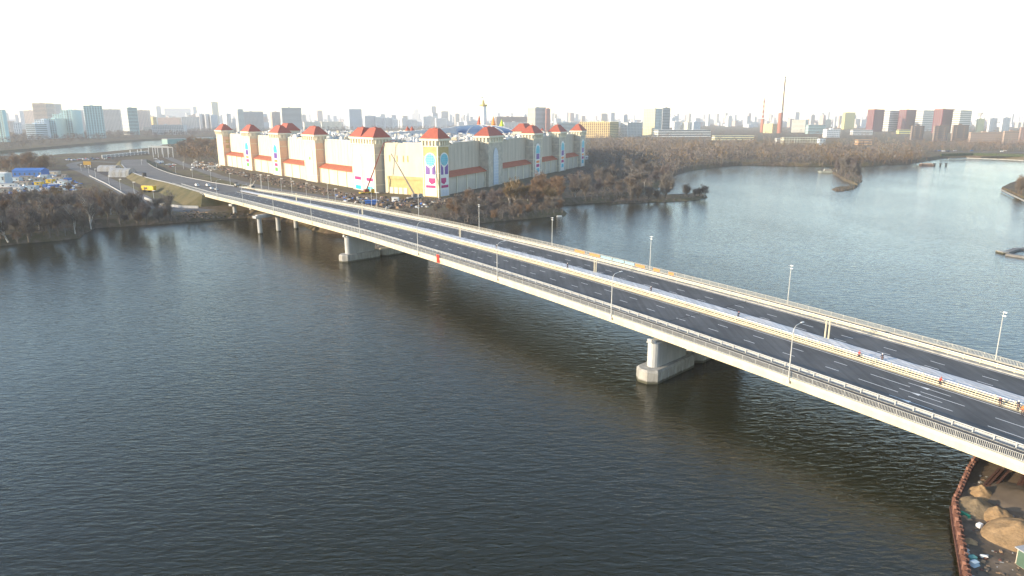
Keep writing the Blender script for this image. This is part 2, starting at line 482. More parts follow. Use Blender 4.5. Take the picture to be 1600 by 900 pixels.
# white sheeting over the median with lengthways folds
m = MB()
prof = [(22.25, 0.40), (22.4, 0.62), (23.0, 0.66), (23.5, 0.60), (24.1, 0.69), (24.7, 0.62), (25.3, 0.68), (25.9, 0.60), (26.35, 0.62), (26.55, 0.35)]
k = int((S1 - S0) / 3); vs = []
for i in range(k + 1):
    s = S0 + (S1 - S0) * i / k
    for j, (o, dz) in enumerate(prof):
        vs.append(road_pt(s, o + rnd.uniform(-.03, .03), dz + rnd.uniform(-.05, .05)))
n_ = len(prof)
m.add(vs, [(i * n_ + j, (i + 1) * n_ + j, (i + 1) * n_ + j + 1, i * n_ + j + 1) for i in range(k) for j in range(n_ - 1)])
m.build('median_cover', M_membrane, bridge)

SR = 1120.0
road = MB()
flat(road, 4.45, 19.8, S0, S1, 0.004); flat(road, 26.95, 38.05, S0, S1, 0.004)
rd = road.build('carriageway', M_asph, loc=(0, 0, 0)); tag(rd, kind='structure')
# approach road on its embankment
road = MB(); flat(road, 0.3, 43.6, S1, 900, 0.004, 10); tag(road.build('approach_road', M_asph_old, loc=(0, 0, 0)), kind='structure')
emb = MB()
def emb_strip(s0, s1, step):
    k = int((s1 - s0) / step); vs = []
    for i in range(k + 1):
        s = s0 + (s1 - s0) * i / k; h = max(0.3, zdeck(s) - GZ)
        for o, dz in ((-h * 1.7, -h - .2), (-0.8, -0.06), (44.5, -0.06)):
            vs.append(road_pt(s, o, dz))
        e = road_pt(s, 44.5, -0.06); q = road_pt(s, 0, 0); dd = (e - q); dd.z = 0; dd.normalize()
        vs.append((e.x + dd.x * h * 1.7, e.y + dd.y * h * 1.7, GZ - .2))
    fs = [(i * 4 + j, (i + 1) * 4 + j, (i + 1) * 4 + j + 1, i * 4 + j + 1) for i in range(k) for j in range(3)]
    emb.add(vs, fs)
    # slope under the bridge end
    vs = []
    for o in (-13, -0.8, 44.5):
        pass
emb_strip(S1 + 1, 900, 8)
kb = MB(); sweep(kb, [(0.3, 0.0), (0.3, 0.35), (1.1, 0.35), (1.1, 0.0)], S1 + .5, 800, 8); sweep(kb, [(42.6, 0.0), (42.6, 0.35), (43.8, 0.35), (43.8, 0.0)], S1 + .5, 800, 8)
tag(kb.build('kerb', M_conc_p, loc=(0, 0, 0)), kind='structure')
e0 = [road_pt(S1 + 1, -0.8, -0.06), road_pt(S1 + 1, 44.5, -0.06), road_pt(S1 - 10, 46, -zdeck(S1) + GZ - .2), road_pt(S1 - 10, -5, -zdeck(S1) + GZ - .2), road_pt(S1 + 1, -(zdeck(S1) - GZ) * 1.7, -zdeck(S1) + GZ - .2)]
emb.add([tuple(p) for p in e0], [(0, 3, 2, 1), (0, 4, 3)])
tag(emb.build('embankment', M_grass, loc=(0, 0, 0)), kind='structure')

# abutment
m = MB()
a0, a1 = road_pt(S1, -0.2, 0), road_pt(S1, 44.2, 0)
dd = Vector((a1.x - a0.x, a1.y - a0.y, 0)).normalized(); fw = Vector((-dd.y, dd.x, 0))
fr = (a0, dd, -fw)
m.fbox(fr, 0, 30, -1.5, 0.4, GZ - 0.5, zdeck(S1) - 2.65)
abut = m.build('abutment', M_conc_p, bridge)
for u in (-0.7, 30):
    m = MB(); vs = []
    for uu in (u, u + 0.7):
        for v, z in ((0.4, GZ - .3), (0.4, zdeck(S1) - .1), (-7, zdeck(S1) - .1), (-7, zdeck(S1) - 1.6), (-1.5, GZ - .3)):
            vs.append((a0.x + dd.x * uu - fw.x * v, a0.y + dd.y * uu - fw.y * v, z))
    m.add(vs, [(0, 1, 2, 3, 4), (9, 8, 7, 6, 5)] + [(i, i + 5, (i + 1) % 5 + 5, (i + 1) % 5) for i in range(5)])
    m.build('wing_wall', M_conc_p, bridge)

# piers in the river: wall with rounded ends on a chamfered caisson
def stadium(c, ax, half_l, half_w, ch, n=8):
    """outline: ch None = round ends, else chamfered corners"""
    ay = Vector((-ax.y, ax.x)); out = []
    if ch is None:
        for sgn in (1, -1):
            for i in range(n + 1):
                t = -math.pi / 2 + math.pi * i / n
                out.append(c + ax * sgn * (half_l - half_w + half_w * math.cos(t)) + ay * sgn * half_w * math.sin(t))
    else:
        for x, y in ((half_l, -half_w + ch), (half_l, half_w - ch), (half_l - ch, half_w), (-half_l + ch, half_w), (-half_l, half_w - ch), (-half_l, -half_w + ch), (-half_l + ch, -half_w), (half_l - ch, -half_w)):
            out.append(c + ax * x + ay * y)
    return out
AX = Vector((0.705, 0.709))
def pier(nose, s_here):
    zt_ = zdeck(s_here)
    for t0, t1, w0, w1 in ((-2.6, 16.3, 0.0, 14.2), (17.0, 46.0, 24.0, 43.0)):
        m = MB(); c = nose + AX * (t0 + t1) / 2; hl = (t1 - t0) / 2
        a = stadium(c, AX, hl, 2.9, 1.7); b = stadium(c, AX, hl - 0.35, 2.55, 1.6)
        m.prism(a, -1.5, 2.6); 
        k = 8; m.add([(p.x, p.y, 2.6) for p in a] + [(p.x, p.y, 3.1) for p in b], [(i, (i + 1) % k, (i + 1) % k + k, i + k) for i in range(k)] + [tuple(range(k, 2 * k))])
        cs = m.build('caisson', M_conc, bridge)
        # joints between the cast blocks of the caisson: shallow proud ribs
        for q in range(1, int((t1 - t0) / 3)):
            cc = nose + AX * (t0 + q * 3.0)
            for sg in (-1, 1):
                p_ = cc + Vector((-AX.y, AX.x)) * sg * 2.92
                jm = MB(); jm.box(p_.x, p_.y, 0.0, 0.12, 0.08, 2.5, math.atan2(AX.y, AX.x)); jm.build('joint', M_conc_p, cs)
        m = MB(); c = nose + AX * (w0 + w1) / 2; hl = (w1 - w0) / 2
        m.prism(stadium(c, AX, hl, 1.45, None), 3.0, zt_ - 2.9)
        m.build('pier_wall', M_conc_p, bridge, smooth=False)
        for tt in (w0 + 1.6, w1 - 1.6):
            m = MB(); cc = nose + AX * tt; m.box(cc.x, cc.y, zt_ - 2.9, 1.3, 1.3, 0.32, math.atan2(AX.y, AX.x)); m.build('bearing', M_steel, bridge)
    m = MB(); cc = nose + AX * -0.35
    m.box(cc.x, cc.y, zt_ - 2.5, 0.5, 1.1, 0.6, math.atan2(AX.y, AX.x)); m.box(cc.x, cc.y, zt_ - 2.75, 0.6, 1.5, 0.2, math.atan2(AX.y, AX.x))
    m.build('inspection_ledge', M_conc_p, bridge)
pier(Vector((31.2, 149.4)), 0)
pier(Vector((-69.0, 284.6)), 167)
# rows of round columns under the far end
def column_row(base, ax, spacing, n_cols, zb, s_here, r=1.15, cap=True, cap_all=40):
    zt_ = zdeck(s_here)
    for i in range(n_cols):
        c = base + ax * spacing * i
        m = MB(); m.tube((c.x, c.y, zb), (c.x, c.y, zt_ - 4.3), r, r, 16); m.build('column', M_conc_p, bridge, smooth=False)
    if cap:
        m = MB(); a = math.atan2(ax.y, ax.x); L = spacing * (n_cols - 1) + 5.5; c = base + ax * spacing * (n_cols - 1) / 2
        m.box(c.x, c.y, zt_ - 4.3, L, 3.2, 1.2, a)
        m.box(c.x, c.y, zt_ - 3.1, L - 2.6, 1.6, 0.5, a)
        m.build('cap_beam', M_conc_p, bridge)
ax2 = Vector((0.62, 0.785)).normalized()
column_row(Vector((-129.5, 355.5)), ax2, 10.8, 4, -2, s_of((-125, 352)))
column_row(Vector((-164, 412)), ax2, 10.8, 4, GZ - 1, s_of((-163, 405)), cap=True)

# road markings
M_PARENT = bridge
def stripe(mb, o, s0, s1, w=0.17): flat(mb, o - w / 2, o + w / 2, s0, s1, 0.012, 6.0)
m = MB()
for o in (5.3, 19.1, 27.5, 37.5): stripe(m, o, S0, S1, 0.2)
m.build('edge_line', M_mark, bridge)
def dash_mesh(L=2.7, w=0.18):
    me = bpy.data.meshes.new('lane_dash'); me.from_pydata([(-L / 2, -w / 2, 0), (L / 2, -w / 2, 0), (L / 2, w / 2, 0), (-L / 2, w / 2, 0)], [], [(0, 1, 2, 3)])
    me.materials.append(M_mark); return me
dm = dash_mesh(); dl = dash_mesh(7.3, 0.17); rest = MB()
bl = wloc(bridge); nd = 0
def put_mark(mesh, s, o, name='lane_marking', yaw=0.0):
    p = road_pt(s, o, 0.012); ob = bpy.data.objects.new(name, mesh); COL.objects.link(ob); ob.parent = bridge
    slope = math.atan2(zdeck(s + 2) - zdeck(s - 2), 4)
    ob.location = p - bl; ob.rotation_euler = (0, -slope, road_dir(s) + yaw)
for o, ph, lo in ((11.4, -17.8, -40), (15.6, -17.2, -40), (29.0, -37.9, S0), (32.6, -37.5, S0)):
    k = -20
    while True:
        s = ph + 9.4 * k; k += 1
        if s > S1 - 4: break
        if s < lo: continue
        if s < 190 and nd < 290: put_mark(dm, s, o); nd += 1
        else: stripe(rest, o, s - 1.35, s + 1.35, 0.18)
o_ = rest.build('far_lane_markings', M_mark, bridge); tag(o_, kind='stuff')
for s, o in ((-45.8, 10.8), (-45.9, 15.1), (-52.1, 16.9), (-52.4, 12.7), (-52.8, 8.1), (-55.3, 14.45), (-55.0, 10.45), (-68, 9.3), (-67.5, 13.8), (-80, 9.3), (-79.5, 13.8)): put_mark(dl, s, o)
ar = bpy.data.meshes.new('arrow'); ar.from_pydata([(-.9, -.09, 0), (.6, -.09, 0), (.6, .09, 0), (-.9, .09, 0), (.6, -.45, 0), (2.4, 0, 0), (.6, .45, 0)], [], [(0, 1, 2, 3), (4, 5, 6)]); ar.materials.append(M_mark)
for s, o in ((-52.6, 16.9), (-52.9, 12.7), (-53.3, 8.1)): put_mark(ar, s, o, 'direction_arrow', 0)
for s in (1.5, 168, 255, 318, S1 - 1):
    for oa, ob_ in ((4.5, 19.7), (27.1, 37.9)):
        jm = MB(); flat(jm, oa, ob_, s, s + 0.3, 0.014, 1); jm.build('expansion_joint', M_dark, bridge)

# ------------------------------------------------------------------ railings: one thing per line of fence, a panel every 3 m
def rail_panel_mesh(mt):
    m = MB(); L = 3.0
    m.box(0, 0, 0, 0.09, 0.09, 1.18)
    m.box(L / 2, 0, 1.08, L, 0.07, 0.06); m.box(L / 2, 0, 0.12, L, 0.05, 0.05)
    for i in range(1, 12): m.box(i * L / 12, 0, 0.15, 0.055, 0.03, 0.95)
    V, F = m.v, m.f
    me = bpy.data.meshes.new('railing_panel'); me.from_pydata(V, [], F); me.materials.append(mt); return me
def line_thing(name, label, cat, mesh, part, o, s0, s1, step, dz=0.1, extra=None):
    p0 = road_pt(0, o, 0); root = empty(name, (p0.x, p0.y, p0.z), label, cat)
    rl = wloc(root); k = 0; s = s0
    while s < s1:
        if k >= 298: break
        p = road_pt(s, o, dz); ob = bpy.data.objects.new(part, mesh); COL.objects.link(ob); ob.parent = root
        sl = math.atan2(zdeck(s + step) - zdeck(s), step); a = road_pt(s + step, o) - p
        ob.location = p - rl; ob.rotation_euler = (0, -sl, math.atan2(a.y, a.x)); s += step; k += 1
    if extra:
        for nm, prof, mt in extra:
            m = MB(); sweep(m, [(o + a_, b_) for a_, b_ in prof], s0, s1); m.build(nm, mt, root)
    return root
pm = rail_panel_mesh(mat('railing_paint', (0.40, 0.41, 0.40), 0.55, 0.06))
pm2 = rail_panel_mesh(mat('railing_cream_paint', (0.48, 0.46, 0.40), 0.55, 0.06))
line_thing('parapet_railing', 'grey balustrade railing along the near edge of the bridge', 'railing', pm, 'railing_panel', 0.3, -102, 470, 3.0)
line_thing('parapet_railing', 'cream balustrade railing along the far edge of the bridge', 'railing', pm2, 'railing_panel', 43.75, -102, 400, 3.0)
M_grail = mat('grey_guardrail', (0.40, 0.42, 0.43), 0.5, 0.1, 1.0, metal=0.3)
def guard_post_mesh(h=0.95, mt=M_steel):
    m = MB(); m.box(0, 0, -0.2, 0.16, 0.12, h + .2); m.box(0, 0, h - .12, 0.10, 0.42, 0.10)
    me = bpy.data.meshes.new('guard_post'); me.from_pydata(m.v, [], m.f); me.materials.append(mt); return me
gp = guard_post_mesh(1.05); gpc = guard_post_mesh(1.05, M_cream)
W = [(-0.03, 0.45), (-0.09, 0.52), (-0.03, 0.6), (-0.09, 0.68), (-0.03, 0.76), (0.0, 0.76), (0.0, 0.45)]
TOP = [(-0.09, 1.0), (-0.09, 1.13), (0.09, 1.13), (0.09, 1.0)]
Wr = [(-a, b) for a, b in W][::-1]
line_thing('guardrail', 'steel guardrail between the near walkway and the lanes', 'guardrail', gp, 'post', 4.15, -100, 460, 3.0, 0.1,
           [('top_rail', [(a * .8, b) for a, b in TOP], M_steel), ('beam', [(a + .3, b) for a, b in Wr], M_grail)])
line_thing('guardrail', 'cream guardrail of several rails on the near side of the median', 'guardrail', gpc, 'post', 21.3, -100, 330, 3.0, 0.2,
           [('top_rail', [(a + 0.1, b) for a, b in TOP], M_white), ('second_rail', [(-0.2, 0.6), (-0.2, 0.78), (-0.05, 0.78), (-0.05, 0.6)], M_cream), ('lower_rail', [(-0.5, 0.82), (-0.5, 0.92), (-0.34, 0.92), (-0.34, 0.82)], M_cream), ('beam', [(-0.95, 0.45), (-0.95, 0.62), (-0.8, 0.62), (-0.8, 0.45)], M_cream),
            ('base_rail', [(-1.3, 0.2), (-1.3, 0.38), (-1.12, 0.38), (-1.12, 0.2)], M_cream)])
line_thing('guardrail', 'cream guardrail between the far lanes and the far walkway', 'guardrail', gpc, 'post', 39.2, -100, 400, 3.0, 0.2,
           [('top_rail', TOP, M_white), ('beam', [(a - .3, b + .05) for a, b in W], M_cream), ('outer_beam', [(a + .35, b) for a, b in Wr], M_cream)])

# ------------------------------------------------------------------ lamp posts
def lamp_proto(kind, label, group, H=10.2):
    root = empty('street_lamp', (0, 0, 0), label, 'street lamp', group)
    m = MB(); m.tube((0, 0, -0.6), (0, 0, H - 1.2), 0.13, 0.085, 8)
    if kind == 'arm':
        pts = [(0, 0, H - 1.2), (0, 0.25, H - .5), (0, 0.8, H), (0, 2.3, H + .25)]
        for a, b in zip(pts, pts[1:]): m.tube(a, b, 0.07, 0.06, 6)
    elif kind == 'twin': m.tube((0, 0, H - 1.2), (0, 0, H + .1), 0.05, 0.05, 6); m.bar((-.1, 0, H), (0.5, .5, H + .1), .06); m.bar((0, 0, H - .6), (.4, .4, H - .5), .06)
    m.build('pole', M_steel, root)
    m = MB()
    if kind == 'arm': m.box(0, 2.75, H + .2, 0.32, 0.95, 0.14, 0, 0, .8)
    else: m.box(-0.35, 0.15, H, 0.7, 0.42, 0.2); m.box(-.3, .1, H - .75, 0.62, 0.4, 0.2)
    m.build('lamp_head', M_white, root)
    m = MB(); m.box(0, 0, -0.9, 0.55, 0.5, 0.5); m.box(0, 0.1, -0.45, 0.4, 0.35, 0.25)
    m.build('bracket', M_steel, root)
    return root
def turn(s): return road_dir(s) - math.pi      # local +Y of the lamp then points over the road
la = family(lamp_proto('arm', '', 'lamp posts on the near edge of the bridge'))
ORD = ['nearest', 'second nearest', 'third nearest', 'fourth nearest', 'fifth nearest', 'sixth nearest', 'seventh nearest', 'eighth nearest', 'ninth nearest', 'tenth nearest', 'eleventh nearest', 'twelfth nearest', 'thirteenth nearest']
def lamp_row(fam, o, s_list, flip, label, group, scale=1.0):
    for i, s in enumerate(s_list):
        p = road_pt(s, o, 0.0); rz = turn(s) + (math.pi if flip else 0)
        lb = label % ORD[min(i, 12)]
        if i == 0 and not fam[0].get('used'):
            r = fam[0]; r.location = p; r.rotation_euler = (0, 0, rz); r['label'] = lb; r['group'] = group; r['used'] = 1; r.scale = (scale,) * 3
        else: copy_family(fam, p, rz, lb, group, scale)
lamp_row(la, -0.25, [-34.6 + 47 * i for i in range(9)], False, 'curved arm lamp post on the near parapet of the bridge, %s to the viewer', 'lamp posts on the near edge of the bridge')
lb_ = family(lamp_proto('twin', '', 'lamp posts on the far edge of the bridge'))
lamp_row(lb_, 44.3, [-53 + 47 * i for i in range(10)], True, 'straight twin-head lamp post on the far parapet of the bridge, %s to the viewer', 'lamp posts on the far edge of the bridge')
# double posts in the median
for i, s in enumerate((-27, 46, 121, 203, 283)):
    p = road_pt(s, 26.0, 0.2); r = empty('median_post', p, 'joined pair of cream posts standing in the median, %s to the viewer' % ORD[i], 'post', 'double posts in the median')
    for q in (-0.4, 0.4):
        a = road_pt(s + q, 26.0, 0.2); m = MB(); m.box(a.x, a.y, a.z, .24, .24, 4.6); m.build('post', M_cream, r)
    a, b = road_pt(s - .5, 26, 4.8), road_pt(s + .5, 26, 4.8); m = MB(); m.bar(a, b, .28, .2); m.build('cross_piece', M_cream, r)

# ------------------------------------------------------------------ the amusement mall
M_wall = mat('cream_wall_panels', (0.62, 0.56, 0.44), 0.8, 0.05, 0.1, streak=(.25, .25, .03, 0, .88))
M_wall_shade = mat('shade_toned_wall_panels', (0.50, 0.45, 0.37), 0.8, 0.05, 0.1, streak=(.25, .25, .03, 0, .85))  # wall panels again, with the shade of the right-facing sides in the colour
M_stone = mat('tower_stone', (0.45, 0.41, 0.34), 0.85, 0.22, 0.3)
M_peach = mat('peach_shade_tone', (0.66, 0.44, 0.30), 0.8, 0.06, 0.2)  # pinkish look of the shaded tower flanks, put into the colour
M_ochre = mat('ochre_panels', (0.46, 0.36, 0.16), 0.75, 0.12, 0.3)
M_roofred = mat('red_roof_tiles', (0.33, 0.09, 0.06), 0.7, 0.15, 0.6)
M_canopy = mat('orange_canopy_roof', (0.40, 0.13, 0.075), 0.7, 0.1, 0.4)
M_cornice = mat('pale_cornice', (0.68, 0.62, 0.48), 0.75, 0.05, 0.3)
M_blue = mat('stained_glass_cyan', (0.02, 0.42, 0.55), 0.35, 0.15, 0.3, spec=0.5)
M_purple = mat('stained_glass_purple', (0.12, 0.05, 0.30), 0.35, 0.1, 0.3, spec=0.5)
M_magenta = mat('stained_glass_magenta', (0.42, 0.02, 0.16), 0.4, 0.1, 0.3)
M_orange = mat('stained_glass_orange', (0.75, 0.24, 0.04), 0.4, 0.1, 0.3)
M_green = mat('stained_glass_green', (0.10, 0.38, 0.07), 0.4, 0.1, 0.3)
M_palegl = mat('pale_lattice_glass', (0.42, 0.50, 0.60), 0.3, 0.08, 0.3, spec=0.5)
M_roofflat = mat('pale_roof_membrane', (0.60, 0.60, 0.60), 0.8, 0.2, 0.05)

PL = at(588, 301.5, 4); QL = at(352.8, 259.3, 4)
dL = Vector(((QL - PL).x, (QL - PL).y, 0)).normalized(); nL = Vector((-dL.y, dL.x, 0))
if nL.x > 0: nL = -nL
PR = at(686, 308.7, 4); QR = at(913.5, 259.5, 4)
dR = Vector(((QR - PR).x, (QR - PR).y, 0)).normalized(); nR = Vector((dR.y, -dR.x, 0))
FL, FR = (PL, dL, nL), (PR, dR, nR)
cL = PR - dL * 0   # chamfer runs from the left corner tower to the right corner tower
a_ = PL; b_ = PR
dC = Vector(((b_ - a_).x, (b_ - a_).y, 0)).normalized(); nC = Vector((dC.y, -dC.x, 0))
LC = (b_ - a_).length; FC = (PL, dC, nC)
ZW, ZE, ZA = 40.5, 44.0, 50.9                   # wall top, tower eaves, roof top
mall = empty('amusement_mall', ((PL + PR) / 2) * 1.0, 'huge cream castle-like mall with red tower roofs standing behind the bridge', 'mall')
mall.location.z = 4; WL[mall.name] = Vector(mall.location)
WB = -8.0                                        # wall plane behind the tower fronts
def F_(fr, u, v): P, d, n = fr; return Vector((P[0] + d[0] * u + n[0] * v, P[1] + d[1] * u + n[1] * v))
body = [F_(FL, 402, WB), F_(FL, -2, WB), F_(FL, -4, WB - 4), F_(FC, 16, -12), F_(FC, LC - 14, -12), F_(FR, 3, WB), F_(FR, 352, WB), Vector((70, 905)), Vector((-120, 1010)), Vector((-330, 930))]
if area(body) < 0: body = body[::-1]
m = MB(); m.prism(body, 3.5, 39.6, 1)
k = len(body)
for i in range(k):
    a, b = body[i], body[(i + 1) % k]
    d = (b - a).normalized(); n2 = Vector((d.y, -d.x))
    m.fbox((a, d, n2), -0.2, (b - a).length + .2, -0.9, 0.15, 39.6, ZW, 0)
m.build('hall', [M_cornice, M_roofflat], mall)

def wall_bays(fr, bays, m_up, zt=ZW, low=True, lowm=None, seed=0):
    r = random.Random(seed)
    for u0, u1 in bays:
        m = MB(); m.fbox(fr, u0, u1, WB - 0.3, WB + 0.45, 3.6, zt - 0.2)
        w = m.build('wall', m_up, mall)
        # panel joints of the cladding: raised horizontal and vertical battens
        jm = MB()
        for z in np.arange(21, zt - 1, 2.6): jm.fbox(fr, u0 + .2, u1 - .2, WB + .45, WB + .52, z, z + .10)
        for u in np.arange(u0 + 6, u1 - 2, 6.0): jm.fbox(fr, u, u + .12, WB + .45, WB + .54, 20, zt - .4)
        tag(jm.build('cladding_joints', m_up, w), kind='stuff')
        if low:
            m = MB(); m.fbox(fr, u0, u1, WB + .4, WB + 5.2, 3.6, 16.8); lw = m.build('lower_wall', lowm or m_up, mall)
            nb = max(2, int((u1 - u0) / 17)); pm_ = MB()
            for q in range(nb + 1):
                u = u0 + .5 + (u1 - u0 - 2) * q / nb; pm_.fbox(fr, u, u + 1.0, WB + 5.2, WB + 5.75, 3.6, 16.6)
            for c_ in range(nb + 1): pass
            tag(pm_.build('pilasters', M_cornice, lw), kind='stuff')
            # sloping tiled canopy over the lower storey
            P, d, n = fr; vs = []
            for u in (u0, u1):
                for v, z in ((WB + .45, 20.2), (WB + 6.6, 16.9), (WB + 6.6, 16.4), (WB + .45, 16.8)): vs.append((*F_(fr, u, v), z))
            m = MB(); m.add(vs, [(0, 1, 5, 4), (1, 2, 6, 5), (2, 3, 7, 6), (0, 3, 2, 1), (4, 5, 6, 7)])
            cp_ = m.build('canopy', M_canopy, mall)
            rm = MB()
            for u in np.arange(u0 + .8, u1 - .5, 2.2):
                vs = [(*F_(fr, uu, v), z) for uu in (u, u + .18) for v, z in ((WB + .5, 20.36), (WB + 6.5, 17.06), (WB + 6.5, 16.86), (WB + .5, 20.16))]
                rm.add(vs, [(0, 1, 5, 4), (1, 2, 6, 5), (0, 3, 2, 1), (4, 5, 6, 7)])
            tag(rm.build('roof_seams', M_canopy, cp_), kind='stuff')
def arch(cu, w, z0, z1, n=10, pointed=False):
    r = w / 2; zc = z1 - r * (1.5 if pointed else 1); pts = [(cu - r, z0), (cu + r, z0)]
    for i in range(n + 1):
        t = math.pi * i / n
        pts.append((cu + r * math.cos(t), zc + (r * (1.5 if pointed else 1)) * math.sin(t) ** (1.2 if pointed else 1)))
    return pts
def disc(cu, r, zc, n=20): return [(cu + r * math.cos(2 * math.pi * i / n), zc + r * math.sin(2 * math.pi * i / n)) for i in range(n)]
def castle_tower(fr, u0, u1, depth, m_front, m_side, window=None, v0=0.0, roofs=1, dent=5, zs=1.0, side_window=None):
    uc = (u0 + u1) / 2; w = u1 - u0
    t = MB()
    t.fbox(fr, u0, u1, v0 - depth, v0, 3.5, 39.8, 0)
    t.fbox(fr, u0 - .05, u1 + .05, v0 - depth - .05, v0 - 0.05, 3.6, 37.0, 1)
    tw = t.build('tower', [m_front, m_side], mall)
    # frieze, brackets and overhanging gallery
    g = MB(); g.fbox(fr, u0 - .5, u1 + .5, v0 - depth - .5, v0 + .5, 38.4, 39.2); g.fbox(fr, u0 - .3, u1 + .3, v0 - depth - .3, v0 + .3, 39.2, 42.6)
    g.fbox(fr, u0 - 1.5, u1 + 1.5, v0 - depth - 1.5, v0 + 1.5, 42.6, ZE)
    gl = g.build('gallery', M_cornice, tw)
    br = MB()
    for q in range(dent + 1):
        u = u0 + .4 + (w - 1.8) * q / dent; br.fbox(fr, u, u + 1.0, v0 + .3, v0 + 1.35, 39.4, 42.6)
    kd = max(3, int(depth / 3))
    for q in range(kd + 1):
        v = v0 - depth + .4 + (depth - 1.8) * q / kd
        br.fbox(fr, u0 - 1.35, u0 - .3, v, v + .8, 39.4, 42.6); br.fbox(fr, u1 + .3, u1 + 1.35, v, v + .8, 39.4, 42.6)
    tag(br.build('brackets', M_cornice, tw), kind='stuff')
    # quoin strips and horizontal courses
    q_ = MB()
    for uu in (u0 - .12, u1 - .9): q_.fbox(fr, uu, uu + 1.02, v0 + .02, v0 + .2, 3.6, 38.3)
    for z in (9.5, 20.2, 31.5):
        q_.fbox(fr, u0 - .25, u1 + .25, v0 - depth * .9, v0 + .25, z, z + .5)
    tag(q_.build('courses', M_cornice if window != 'grid' else M_stone, tw), kind='stuff')
    # truncated hipped roofs
    ww = (w + 2.6) / roofs
    for q in range(roofs):
        m = MB(); m.hip(fr, u0 - 1.3 + q * ww + (.5 if q else .5), u0 - 1.3 + (q + 1) * ww - .5, v0 - depth - .9, v0 + .9, ZE, ZA * zs, 0.33 if roofs == 1 else 0.30, 0, .5)
        rf = m.build('roof', M_roofred, mall)
        m = MB(); cu = u0 - 1.3 + (q + .5) * ww; c = F_(fr, cu, v0 - depth / 2); m.tube((c.x, c.y, ZA * zs - .2), (c.x, c.y, ZA * zs + 2.0), .3, .05, 6)
        m.box(c.x, c.y, ZA * zs - .05, 2.2, 2.2, .5, math.atan2(fr[1][1], fr[1][0]))
        m.build('finial', M_roofred, rf)
    def glass(fr2, u, v, w2):
        if window == 'big' or window == 'slim':
            ww2 = w2 * (.66 if window == 'big' else .5); r = ww2 / 2
            m = MB(); m.fpoly(fr2, arch(u, ww2 + 1.1, 4.6, 34.6), v + .05, v + .32); wf = m.build('window_surround', M_white, mall)
            def pl(nm, pts, mt, d=.5):
                m = MB(); m.fpoly(fr2, pts, v + .3, v + d); m.build(nm, mt, wf)
            zc = 34.0 - r
            R4 = lambda a, b, c, d: [(u + a, c), (u + b, c), (u + b, d), (u + a, d)]
            if window == 'big':
                pl('rose_window', disc(u, r * .94, zc), M_blue, .55)
                for q in range(8):
                    t = math.pi * q / 8; pass
                bm2 = MB()
                for q in range(-2, 3): bm2.fbox(fr2, u + q * r * .36 - .06, u + q * r * .36 + .06, v + .55, v + .62, zc - r * .9 * math.sqrt(max(0, 1 - (q * .38) ** 2)), zc + r * .9 * math.sqrt(max(0, 1 - (q * .38) ** 2)))
                for q in range(-2, 3):
                    hw = r * .9 * math.sqrt(max(0, 1 - (q * .38) ** 2)); bm2.fbox(fr2, u - hw, u + hw, v + .55, v + .61, zc + q * r * .36 - .06, zc + q * r * .36 + .06)
                tag(bm2.build('glazing_bars', M_palegl, wf), kind='stuff')
                zt_ = zc - r * .75
                pl('purple_panel', [(u - r * .92, zt_), (u - r * .35, zt_ - r * .5), (u - r * .35, 19.6), (u - r * .92, 19.6)][::-1], M_purple)
                pl('purple_panel', [(u + r * .92, zt_), (u + r * .92, 19.6), (u + r * .1, 19.6), (u + r * .1, zt_ - r * .5)][::-1], M_purple)
                pl('magenta_panel', [(u - r * .92, 17.2), (u - r * .92, 14.2), (u - r * .2, 12.8), (u + r * .35, 14.6), (u + r * .35, 17.2)], M_magenta)
                pl('magenta_panel', R4(-r * .92, r * .92, 10.4, 12.2), M_magenta)
                sl = MB()
                for q in range(5): sl.fbox(fr2, u - r * .8 + q * r * .38, u - r * .8 + q * r * .38 + .35, v + .3, v + .45, 4.8, 8.8)
                tag(sl.build('lower_slats', M_palegl, wf), kind='stuff')
            else:
                pl('blue_panel', [(u - r * .8, 25.5)] + [(u + r * .8, 25.5)] + [(u + r * .8 * math.cos(math.pi * i / 8), zc + r * .8 * math.sin(math.pi * i / 8)) for i in range(9)], M_blue)
                pl('purple_panel', R4(-r * .7, r * .7, 20, 25.2), M_purple)
                pl('orange_panel', R4(-r * .7, r * .7, 16.6, 18.8), M_orange)
                pl('magenta_panel', R4(-r * .7, r * .7, 12.8, 15.6), M_magenta)
                pl('green_panel', R4(-r * .6, r * .6, 8, 11.6), M_green if fr2 is FL else M_blue)
        elif window == 'grid':
            ww2 = w2 * .34
            m = MB(); m.fpoly(fr2, arch(u, ww2 + 1.0, 4.6, 35, pointed=True), v + .05, v + .35); wf = m.build('window_surround', M_conc_p, mall)
            m = MB(); m.fpoly(fr2, arch(u, ww2, 5.0, 34.2, pointed=True), v + .3, v + .5); m.build('lattice_window', M_palegl, wf)
            bm2 = MB()
            for z in np.arange(7, 31, 2.4): bm2.fbox(fr2, u - ww2 / 2, u + ww2 / 2, v + .5, v + .6, z, z + .22)
            for q in (-.25, 0, .25): bm2.fbox(fr2, u + q * ww2 - .1, u + q * ww2 + .1, v + .5, v + .6, 5, 31)
            tag(bm2.build('glazing_bars', M_white, wf), kind='stuff')
        elif window == 'plain':
            m = MB(); m.fpoly(fr2, arch(u, w2 * .45, 9, 34), v + .05, v + .3); m.build('blind_arch', M_cornice, mall)
            m = MB(); m.fpoly(fr2, disc(u, 1.4, 24), v + .3, v + .5); m.build('roundel', M_green, mall)
        elif window == 'corner':
